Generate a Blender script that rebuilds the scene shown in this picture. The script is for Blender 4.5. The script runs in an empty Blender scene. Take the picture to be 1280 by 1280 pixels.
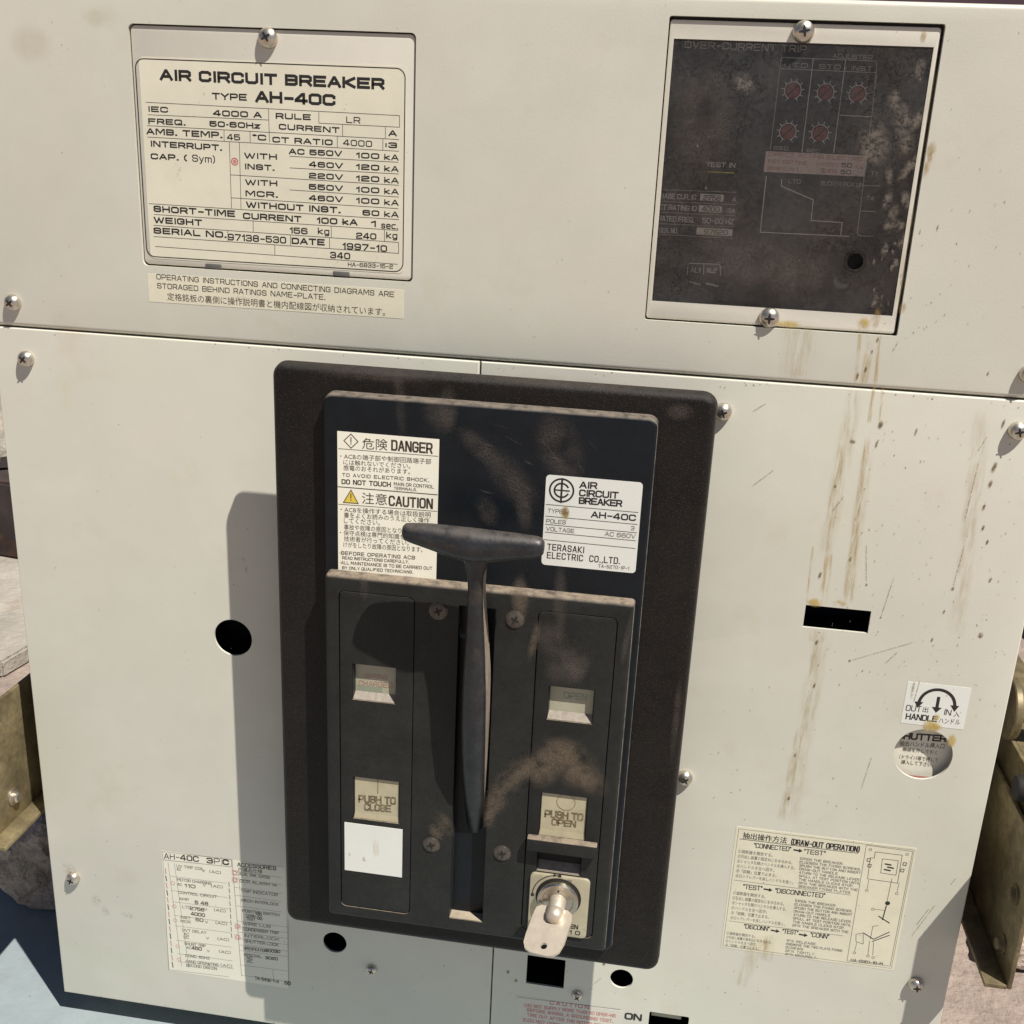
import bpy, bmesh, math, random
from mathutils import Vector, Matrix
from mathutils.geometry import tessellate_polygon
random.seed(7)
S = bpy.context.scene
col = S.collection

# ------------------------------------------------------------------ camera, sky, sun, exposure
# The breaker's front is a plane with local axes X right, Y up, Z towards the viewer (metres).
# Local Y = -0.56 is the ground, Y = -0.54 the top of the steel sheet the breaker stands on.
GROUND, OFF = -0.56, 0.54
def W(x, y, z): return Vector((x, -z, y - GROUND))          # front-plane coordinates -> world

CAM_R = ((0.98792041, 0.04379171, -0.14864574), (0.08852398, -0.94679881, 0.30941155), (-0.12718795, -0.31883270, -0.93923849))
CAM_C = Vector((0.09772581, 0.12110649, 0.62799932))
CAM_F = 1364.96
cd = bpy.data.cameras.new('camera'); cam = bpy.data.objects.new('camera', cd); col.objects.link(cam)
cd.sensor_width = 36; cd.lens = 36 * CAM_F / 1280; cd.clip_start = 0.01; cd.clip_end = 300
w0 = W(0, 0, 0)
def wd(v): return W(*v) - w0
rx, ry, rz = wd(CAM_R[0]), -wd(CAM_R[1]), -wd(CAM_R[2])
m = Matrix((rx, ry, rz)).transposed().to_4x4(); m.translation = W(*CAM_C)
cam.matrix_world = m; S.camera = cam
S.cycles.transparent_max_bounces = 48

SUN = Vector((1.23, 2.70, 1.0)).normalized()                 # towards the sun, front-plane axes
sw = wd(SUN)
world = bpy.data.worlds.new('World'); S.world = world; world.use_nodes = True
nt = world.node_tree; bg = nt.nodes['Background']
sky = nt.nodes.new('ShaderNodeTexSky'); sky.sky_type = 'NISHITA'; sky.sun_disc = False
sky.sun_elevation = math.asin(sw.z); sky.sun_rotation = math.atan2(sw.x, sw.y)
sky.dust_density = 0.6; sky.air_density = 0.5; sky.ozone_density = 0.6
nt.links.new(sky.outputs[0], bg.inputs[0]); bg.inputs[1].default_value = 0.05
sl = bpy.data.lights.new('sun', 'SUN'); sl.energy = 5.0; sl.angle = math.radians(0.5); sl.color = (1.0, 0.965, 0.90)
so = bpy.data.objects.new('sun', sl); col.objects.link(so)
so.rotation_euler = (-sw).to_track_quat('-Z', 'Y').to_euler()
S.view_settings.view_transform = 'Standard'; S.view_settings.look = 'None'
S.view_settings.exposure = 0.26; S.view_settings.gamma = 1.0; S.view_settings.use_curve_mapping = False

def at(px, py, z=0.0):                                       # a point of the photograph on the plane at depth z of the front
    u, v = (px - 640) / CAM_F, (py - 640) / CAM_F
    d = Vector([CAM_R[0][i] * u + CAM_R[1][i] * v + CAM_R[2][i] for i in range(3)])
    t = (z - CAM_C.z) / d.z
    p = CAM_C + d * t
    return (p.x, p.y)

# ------------------------------------------------------------------ materials
def mat(name, c, rough=0.5, metal=0.0, noise=None, dark=None, bump=None, spec=0.5, dust=None, coat=0.0, fleck=None, wave=None):
    """noise=(scale, amount) brightness mottling; dark=(scale, lo, hi, colour) patches;
    bump=(scale, distance); dust=(colour, amount) on faces that look up; fleck=(scale, threshold, colour)"""
    M = bpy.data.materials.new(name); M.use_nodes = True
    N, L = M.node_tree.nodes, M.node_tree.links
    b = N['Principled BSDF']
    b.inputs['Roughness'].default_value = rough; b.inputs['Metallic'].default_value = metal
    b.inputs['Specular IOR Level'].default_value = spec; b.inputs['Coat Weight'].default_value = coat
    tc = N.new('ShaderNodeTexCoord')
    rgb = N.new('ShaderNodeRGB'); rgb.outputs[0].default_value = (*c, 1); cur = rgb.outputs[0]
    def nz(scale, detail=4, rgh=0.6):
        n = N.new('ShaderNodeTexNoise'); n.inputs['Scale'].default_value = scale
        n.inputs['Detail'].default_value = detail; n.inputs['Roughness'].default_value = rgh
        L.new(tc.outputs['Object'], n.inputs['Vector']); return n.outputs['Fac']
    def ramp(f, lo, hi, a=0.0, b_=1.0):
        r = N.new('ShaderNodeMapRange'); L.new(f, r.inputs[0])
        r.inputs[1].default_value = lo; r.inputs[2].default_value = hi; r.inputs[3].default_value = a; r.inputs[4].default_value = b_
        return r.outputs[0]
    def mix(f, a, bcol, typ='MIX'):
        x = N.new('ShaderNodeMix'); x.data_type = 'RGBA'; x.blend_type = typ
        if hasattr(f, 'links'): L.new(f, x.inputs[0])
        else: x.inputs[0].default_value = f
        L.new(a, x.inputs[6])
        if hasattr(bcol, 'links'): L.new(bcol, x.inputs[7])
        else: x.inputs[7].default_value = (*bcol, 1)
        return x.outputs[2]
    if noise:
        for sc_, am in (noise if isinstance(noise, list) else [noise]):
            v = ramp(nz(sc_), 0.3, 0.7, 1 - am, 1 + am)
            g = N.new('ShaderNodeCombineColor')
            for i in range(3): L.new(v, g.inputs[i])
            cur = mix(1.0, cur, g.outputs[0], 'MULTIPLY')
    if dark:
        for sc_, lo, hi, cc in (dark if isinstance(dark, list) else [dark]):
            cur = mix(ramp(nz(sc_, 6, 0.65), lo, hi), cur, cc)
    if fleck:
        cur = mix(ramp(nz(fleck[0], 2, 0.5), fleck[1], fleck[1] + 0.03), cur, fleck[2])
    if dust:
        g = N.new('ShaderNodeNewGeometry'); sx = N.new('ShaderNodeSeparateXYZ'); L.new(g.outputs['Normal'], sx.inputs[0])
        f = ramp(sx.outputs[2], 0.25, 0.85, 0, 1)
        f2 = ramp(nz(160, 5, 0.7), 0.30, 0.55, 0.25, 1.0)
        mu = N.new('ShaderNodeMath'); mu.operation = 'MULTIPLY'; L.new(f, mu.inputs[0]); L.new(f2, mu.inputs[1])
        m2 = N.new('ShaderNodeMath'); m2.operation = 'MULTIPLY'; L.new(mu.outputs[0], m2.inputs[0]); m2.inputs[1].default_value = dust[1]
        cur = mix(m2.outputs[0], cur, dust[0])
        rr = N.new('ShaderNodeMapRange'); L.new(m2.outputs[0], rr.inputs[0]); rr.inputs[3].default_value = rough; rr.inputs[4].default_value = 0.95
        L.new(rr.outputs[0], b.inputs['Roughness'])
    L.new(cur, b.inputs['Base Color'])
    if wave:
        wn = N.new('ShaderNodeBump'); wn.inputs['Distance'].default_value = wave[1]; wn.inputs['Strength'].default_value = 1.0
        L.new(nz(wave[0], 2, 0.4), wn.inputs['Height']); L.new(wn.outputs[0], b.inputs['Normal'])
    if bump:
        bn = N.new('ShaderNodeBump'); bn.inputs['Distance'].default_value = bump[1]; bn.inputs['Strength'].default_value = 1.0
        L.new(nz(bump[0], 3, 0.6), bn.inputs['Height']); L.new(bn.outputs[0], b.inputs['Normal'])
        if wave: L.new(wn.outputs[0], bn.inputs['Normal'])
    return M

def decal_mat(name, c, kind, opacity=1.0, nscale=300, lo=0.35, hi=0.65, aniso=1.0, patch=None):
    """A stain film: opaque where the dirt is, clear elsewhere, soft at its edges (its UV runs 0..1)."""
    M = bpy.data.materials.new(name); M.use_nodes = True
    N, L = M.node_tree.nodes, M.node_tree.links
    b = N['Principled BSDF']; b.inputs['Base Color'].default_value = (*c, 1); b.inputs['Roughness'].default_value = 0.8
    b.inputs['Specular IOR Level'].default_value = 0.2
    uv = N.new('ShaderNodeUVMap'); uv.uv_map = 'UVMap'; sp = N.new('ShaderNodeSeparateXYZ'); L.new(uv.outputs[0], sp.inputs[0])
    def math_(op, a, b_=None):
        n = N.new('ShaderNodeMath'); n.operation = op
        for i, q in enumerate((a, b_)):
            if q is None: continue
            if hasattr(q, 'links'): L.new(q, n.inputs[i])
            else: n.inputs[i].default_value = q
        return n.outputs[0]
    def mr(f, a, b_, c_=0.0, d_=1.0):
        r = N.new('ShaderNodeMapRange'); r.interpolation_type = 'SMOOTHSTEP'; L.new(f, r.inputs[0])
        for i, q in enumerate((a, b_, c_, d_)): r.inputs[i + 1].default_value = q
        return r.outputs[0]
    u2 = math_('ABSOLUTE', math_('SUBTRACT', sp.outputs[0], 0.5)); v2 = math_('ABSOLUTE', math_('SUBTRACT', sp.outputs[1], 0.5))
    tc = N.new('ShaderNodeTexCoord'); mp = N.new('ShaderNodeMapping'); L.new(tc.outputs['Object'], mp.inputs[0])
    mp.inputs['Scale'].default_value = (1, aniso, 1)
    n = N.new('ShaderNodeTexNoise'); n.inputs['Scale'].default_value = nscale; n.inputs['Detail'].default_value = 5; n.inputs['Roughness'].default_value = 0.65
    L.new(mp.outputs[0], n.inputs['Vector'])
    if kind == 'streak':
        f = math_('MULTIPLY', mr(u2, 0.5, 0.15), mr(v2, 0.5, 0.40))
    elif kind == 'film':
        f = math_('MULTIPLY', mr(u2, 0.5, 0.45), mr(v2, 0.5, 0.45))
    else:
        r = math_('SQRT', math_('ADD', math_('MULTIPLY', u2, u2), math_('MULTIPLY', v2, v2)))
        f = mr(r, 0.5, 0.12)
    if patch:
        n2 = N.new('ShaderNodeTexNoise'); n2.inputs['Scale'].default_value = patch; n2.inputs['Detail'].default_value = 3
        L.new(tc.outputs['Object'], n2.inputs['Vector']); f = math_('MULTIPLY', f, mr(n2.outputs['Fac'], 0.18, 0.62))
    f = math_('MULTIPLY', math_('MULTIPLY', f, mr(n.outputs['Fac'], lo, hi)), opacity)
    L.new(f, b.inputs['Alpha'])
    return M

P = {}
CREAM = (0.665, 0.645, 0.545)
P['cream'] = mat('cream_paint', CREAM, 0.38, noise=[(9, 0.035), (45, 0.02)], dark=[(5, 0.45, 0.75, (0.665, 0.615, 0.53)), (7, 0.50, 0.80, (0.63, 0.625, 0.50)), (16, 0.58, 0.85, (0.60, 0.54, 0.40)), (210, 0.735, 0.77, (0.42, 0.36, 0.27))], bump=(700, 0.00005), spec=0.4, wave=(9, 0.0011))
P['cream2'] = mat('cream_paint_on_covers', (0.685, 0.645, 0.55), 0.36, noise=[(14, 0.03), (70, 0.02)], bump=(700, 0.00004), spec=0.4)
P['flank'] = mat('dusty_worn_flank', (0.25, 0.20, 0.15), 0.7, noise=[(60, 0.2), (300, 0.2)], dark=[(45, 0.56, 0.80, (0.10, 0.08, 0.065))])
P['worn'] = mat('worn_plastic_edge', (0.15, 0.135, 0.115), 0.6, noise=[(200, 0.5)])  # sun glint on right-hand edges, painted as a pale dusty tone
P['inside'] = mat('dark_inside', (0.012, 0.011, 0.011), 0.8)
P['steel_side'] = mat('grey_body_steel', (0.16, 0.155, 0.14), 0.5, metal=0.3, noise=(20, 0.2))
P['label'] = mat('aged_label_film', (0.78, 0.73, 0.575), 0.35, noise=[(25, 0.05), (120, 0.02)])
P['paper'] = mat('yellowed_paper', (0.77, 0.72, 0.55), 0.45, noise=[(30, 0.05), (140, 0.03)])
P['paper2'] = mat('pale_sticker_film', (0.80, 0.76, 0.63), 0.4, noise=[(30, 0.03)])
P['white'] = mat('white_sticker_film', (0.80, 0.80, 0.73), 0.35, noise=[(40, 0.025)])
P['ivory'] = mat('ivory_sticker_film', (0.95, 0.91, 0.755), 0.3, noise=[(40, 0.03)])
P['ink'] = mat('black_ink', (0.022, 0.02, 0.018), 0.5)
P['ink2'] = mat('thin_grey_ink', (0.17, 0.155, 0.13), 0.5)
P['inkb'] = mat('brown_black_ink', (0.07, 0.05, 0.035), 0.5)
P['red'] = mat('red_ink', (0.50, 0.06, 0.06), 0.5)
P['redp'] = mat('faded_red_ink', (0.60, 0.25, 0.22), 0.5)
P['redfade'] = mat('very_faded_red_ink', (0.42, 0.20, 0.16), 0.5)
P['yellow'] = mat('yellow_ink', (0.80, 0.60, 0.08), 0.5)
P['bezel'] = mat('pebbled_black_plastic', (0.0115, 0.0096, 0.0083), 0.42, noise=[(30, 0.25), (250, 0.15)], fleck=(1400, 0.61, (0.040, 0.031, 0.025)), bump=(1400, 0.0003), dust=((0.06, 0.052, 0.046), 0.4), spec=0.22)
P['slab'] = mat('smooth_black_plastic', (0.0080, 0.0108, 0.0140), 0.34, noise=[(60, 0.2)], fleck=(1700, 0.70, (0.035, 0.032, 0.03)), bump=(1500, 0.00008), dust=((0.20, 0.165, 0.13), 0.9), spec=0.24)
P['btn'] = mat('satin_black_plastic', (0.0225, 0.0232, 0.0215), 0.42, noise=[(45, 0.18), (300, 0.12)], fleck=(1500, 0.68, (0.06, 0.052, 0.044)), bump=(1700, 0.00016), dust=((0.27, 0.215, 0.16), 0.95), spec=0.22)
P['handle'] = mat('worn_black_casting', (0.030, 0.032, 0.035), 0.33, metal=0.3, noise=[(90, 0.3), (500, 0.2)], dark=[(60, 0.58, 0.78, (0.085, 0.065, 0.048))], bump=(600, 0.00012), dust=((0.16, 0.13, 0.105), 0.45), spec=0.5)
P['nickel'] = mat('nickel_screw', (0.62, 0.56, 0.47), 0.33, metal=0.9, noise=(300, 0.15))
P['cross'] = mat('dark_recess', (0.014, 0.012, 0.010), 0.7)
P['oxide'] = mat('oxidised_screw', (0.115, 0.10, 0.085), 0.45, metal=0.6, noise=(400, 0.3))
P['green'] = mat('pale_green_flag', (0.27, 0.31, 0.22), 0.5)
P['tan'] = mat('tan_button_plastic', (0.50, 0.445, 0.295), 0.5, noise=[(120, 0.1)], dark=[(60, 0.52, 0.8, (0.29, 0.235, 0.14))])
P['btnink'] = mat('worn_brown_print', (0.13, 0.095, 0.05), 0.6, dark=[(300, 0.45, 0.62, (0.28, 0.23, 0.14))])
P['olivetag'] = mat('olive_flag', (0.42, 0.40, 0.29), 0.5, noise=[(90, 0.06)])
P['chrome'] = mat('lock_steel', (0.52, 0.49, 0.42), 0.28, metal=1.0, noise=(200, 0.1))
P['lockplate'] = mat('yellowed_lock_plate', (0.52, 0.47, 0.33), 0.38, metal=0.35, noise=[(90, 0.08)], dark=[(90, 0.62, 0.85, (0.34, 0.27, 0.15))])
P['key'] = mat('key_nickel_silver', (0.66, 0.57, 0.46), 0.42, metal=0.55, noise=[(160, 0.1)])
P['zinc'] = mat('yellow_zinc_plated_steel', (0.23, 0.185, 0.10), 0.5, metal=0.4, noise=[(60, 0.3), (300, 0.2)], dark=[(28, 0.50, 0.75, (0.10, 0.075, 0.045)), (130, 0.62, 0.72, (0.13, 0.07, 0.035))])
P['face'] = mat('dark_grey_printed_face', (0.070, 0.068, 0.066), 0.5, noise=[(35, 0.2)])
P['faceink'] = mat('white_face_print', (0.95, 0.93, 0.87), 0.5)
P['faceink2'] = mat('dim_face_print', (0.62, 0.60, 0.53), 0.5)
P['facetag'] = mat('face_tag', (0.95, 0.91, 0.80), 0.5)
P['pink'] = mat('pink_rating_film', (0.93, 0.78, 0.69), 0.5)
P['dial'] = mat('red_brown_dial', (0.36, 0.12, 0.10), 0.5, noise=(400, 0.3))
P['limebar'] = mat('lime_bar', (0.75, 0.70, 0.15), 0.5)
P['dustfloor'] = mat('beige_dust', (0.36, 0.30, 0.22), 0.9, noise=[(150, 0.2)])
P['concrete'] = mat('tan_concrete', (0.30, 0.235, 0.195), 0.9, noise=[(3, 0.12), (25, 0.15), (170, 0.12)], dark=[(12, 0.56, 0.75, (0.20, 0.15, 0.13)), (110, 0.66, 0.72, (0.13, 0.10, 0.085))], bump=(110, 0.004))
P['sheet'] = mat('blue_grey_painted_sheet', (0.275, 0.318, 0.325), 0.6, noise=[(8, 0.06), (60, 0.06)], dark=[(30, 0.66, 0.72, (0.20, 0.22, 0.22))], bump=(220, 0.0004))
P['rock'] = mat('mauve_grey_stone', (0.40, 0.315, 0.26), 0.95, noise=[(20, 0.25), (120, 0.25)], bump=(90, 0.006))
P['rust'] = mat('dark_rusty_steel', (0.045, 0.032, 0.030), 0.7, noise=[(15, 0.4)], dark=[(18, 0.55, 0.75, (0.12, 0.055, 0.03))])
P['maroon'] = mat('maroon_wall_paint', (0.065, 0.032, 0.045), 0.7, noise=[(6, 0.3)])
P['paleblock'] = mat('pale_rubble', (0.36, 0.325, 0.275), 0.9, noise=[(20, 0.2)], dark=[(9, 0.55, 0.7, (0.25, 0.19, 0.13))], bump=(120, 0.003))
P['s_rust'] = decal_mat('rust_water_streak', (0.56, 0.38, 0.13), 'streak', 0.52, 520, 0.36, 0.72, 0.10)
P['s_tan'] = decal_mat('tan_water_streak', (0.57, 0.465, 0.27), 'streak', 0.34, 420, 0.32, 0.80, 0.12)
P['s_mottle'] = decal_mat('faint_tan_mottle', (0.55, 0.45, 0.26), 'spot', 0.22, 30, 0.25, 0.75)
P['s_spot'] = decal_mat('brown_drip_spot', (0.20, 0.125, 0.05), 'spot', 0.95, 1200, 0.30, 0.62)
P['s_grey'] = decal_mat('grey_scuff', (0.34, 0.33, 0.29), 'spot', 0.35, 500, 0.38, 0.70)
P['s_line'] = decal_mat('fine_scratch', (0.36, 0.30, 0.20), 'streak', 0.60, 900, 0.34, 0.62)
P['s_dust'] = decal_mat('brown_dust_patch', (0.235, 0.18, 0.128), 'spot', 0.72, 2400, 0.25, 0.75, 1.0, 110)
P['s_dust2'] = decal_mat('thin_dust_wipe', (0.25, 0.20, 0.165), 'spot', 0.42, 2200, 0.25, 0.85, 0.6, 70)
P['s_rspot'] = decal_mat('rust_bloom', (0.45, 0.29, 0.10), 'spot', 0.55, 420, 0.28, 0.70, 0.4)
P['s_blot'] = decal_mat('pale_mineral_blotch', (0.38, 0.32, 0.26), 'spot', 0.42, 380, 0.32, 0.66)  # soft pale blotches over the pane
P['s_yel'] = decal_mat('yellow_stain', (0.62, 0.45, 0.14), 'spot', 0.8, 200, 0.32, 0.6)

def pane_mat():
    M = bpy.data.materials.new('grimy_clear_pane'); M.use_nodes = True
    N, L = M.node_tree.nodes, M.node_tree.links
    out = N['Material Output']; b = N['Principled BSDF']; b.inputs['Roughness'].default_value = 0.7; b.inputs['Specular IOR Level'].default_value = 0.3
    tr = N.new('ShaderNodeBsdfTransparent'); tr.inputs[0].default_value = (0.93, 0.92, 0.90, 1)
    gl = N.new('ShaderNodeBsdfGlossy'); gl.inputs['Roughness'].default_value = 0.12
    fr = N.new('ShaderNodeFresnel'); fr.inputs[0].default_value = 1.33
    m1 = N.new('ShaderNodeMixShader'); L.new(fr.outputs[0], m1.inputs[0]); L.new(tr.outputs[0], m1.inputs[1]); L.new(gl.outputs[0], m1.inputs[2])
    tc = N.new('ShaderNodeTexCoord')
    def nz(sc, det=6, dist=0.0, r=0.65):
        n = N.new('ShaderNodeTexNoise'); n.inputs['Scale'].default_value = sc; n.inputs['Detail'].default_value = det
        n.inputs['Distortion'].default_value = dist; n.inputs['Roughness'].default_value = r
        L.new(tc.outputs['Object'], n.inputs['Vector']); return n.outputs['Fac']
    def mr(f, a, b_, c_, d_):
        r = N.new('ShaderNodeMapRange'); L.new(f, r.inputs[0])
        for i, q in enumerate((a, b_, c_, d_)): r.inputs[i + 1].default_value = q
        return r.outputs[0]
    def mu(a, b_, op='MULTIPLY'):
        x = N.new('ShaderNodeMath'); x.operation = op; x.use_clamp = True
        for i, q in enumerate((a, b_)):
            if hasattr(q, 'links'): L.new(q, x.inputs[i])
            else: x.inputs[i].default_value = q
        return x.outputs[0]
    # dried water marks: dark wiggly lines where two noise bands cross zero, over an uneven dust film
    n1 = nz(120, 4, 1.2)
    ridge = N.new('ShaderNodeMath'); ridge.operation = 'ABSOLUTE'; L.new(mu(n1, 0.5, 'SUBTRACT') if False else n1, ridge.inputs[0])
    sub = N.new('ShaderNodeMath'); sub.operation = 'SUBTRACT'; L.new(n1, sub.inputs[0]); sub.inputs[1].default_value = 0.5
    L.new(sub.outputs[0], ridge.inputs[0])
    lines = mr(ridge.outputs[0], 0.0, 0.035, 0.15, 1.0)
    area = mr(nz(22, 4, 0.6), 0.42, 0.58, 0.0, 1.0)
    lines2 = mr(area, 0, 1, 1.0, 0.0)
    lines = mu(mu(lines, lines2, 'MAXIMUM'), 1.0)
    film = mr(nz(16, 5, 0.4), 0.30, 0.75, 0.05, 0.32)
    fine = mr(nz(420, 3), 0.3, 0.7, 0.65, 1.15)
    f = mu(mu(film, fine), lines)
    cr = N.new('ShaderNodeMix'); cr.data_type = 'RGBA'; L.new(mr(nz(11, 3), 0.40, 0.62, 0, 1), cr.inputs[0])
    cr.inputs[6].default_value = (0.205, 0.195, 0.185, 1); cr.inputs[7].default_value = (0.220, 0.175, 0.140, 1)
    L.new(cr.outputs[2], b.inputs['Base Color'])
    m2 = N.new('ShaderNodeMixShader'); L.new(f, m2.inputs[0]); L.new(m1.outputs[0], m2.inputs[1]); L.new(b.outputs[0], m2.inputs[2])
    dk = N.new('ShaderNodeBsdfDiffuse'); dk.inputs[0].default_value = (0.016, 0.014, 0.013, 1)
    n3 = nz(150, 5, 1.6, 0.6); s3 = N.new('ShaderNodeMath'); s3.operation = 'SUBTRACT'; L.new(n3, s3.inputs[0]); s3.inputs[1].default_value = 0.5
    a3 = N.new('ShaderNodeMath'); a3.operation = 'ABSOLUTE'; L.new(s3.outputs[0], a3.inputs[0])
    f3 = mu(mr(a3.outputs[0], 0.008, 0.03, 0.45, 0.0), mr(nz(24, 4, 0.8), 0.46, 0.60, 0.0, 1.0))
    m3 = N.new('ShaderNodeMixShader'); L.new(f3, m3.inputs[0]); L.new(m2.outputs[0], m3.inputs[1]); L.new(dk.outputs[0], m3.inputs[2])
    L.new(m3.outputs[0], out.inputs[0])
    return M
P['pane'] = pane_mat()

# ------------------------------------------------------------------ mesh builder
def rrect(x0, x1, y0, y1, r=0.0, n=5):
    """counter-clockwise rounded rectangle"""
    if r <= 0: return [(x0, y0), (x1, y0), (x1, y1), (x0, y1)]
    pts = []
    for cx, cy, a0 in ((x1 - r, y0 + r, -90), (x1 - r, y1 - r, 0), (x0 + r, y1 - r, 90), (x0 + r, y0 + r, 180)):
        for i in range(n + 1):
            a = math.radians(a0 + 90 * i / n); pts.append((cx + r * math.cos(a), cy + r * math.sin(a)))
    return pts
def circ(cx, cy, r, n=32): return [(cx + r * math.cos(2 * math.pi * i / n), cy + r * math.sin(2 * math.pi * i / n)) for i in range(n)]
def offset_poly(p, d):
    """inward offset of a ccw polygon by d"""
    n = len(p); out = []
    for i in range(n):
        a, b, c = Vector(p[i - 1]), Vector(p[i]), Vector(p[(i + 1) % n])
        e1 = (b - a).normalized(); e2 = (c - b).normalized()
        n1 = Vector((-e1.y, e1.x)); n2 = Vector((-e2.y, e2.x)); bis = n1 + n2
        k = bis.length_squared
        v = n1 if k < 1e-9 else bis * (2 / k)
        out.append((b.x + v.x * d, b.y + v.y * d))
    return out

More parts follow.
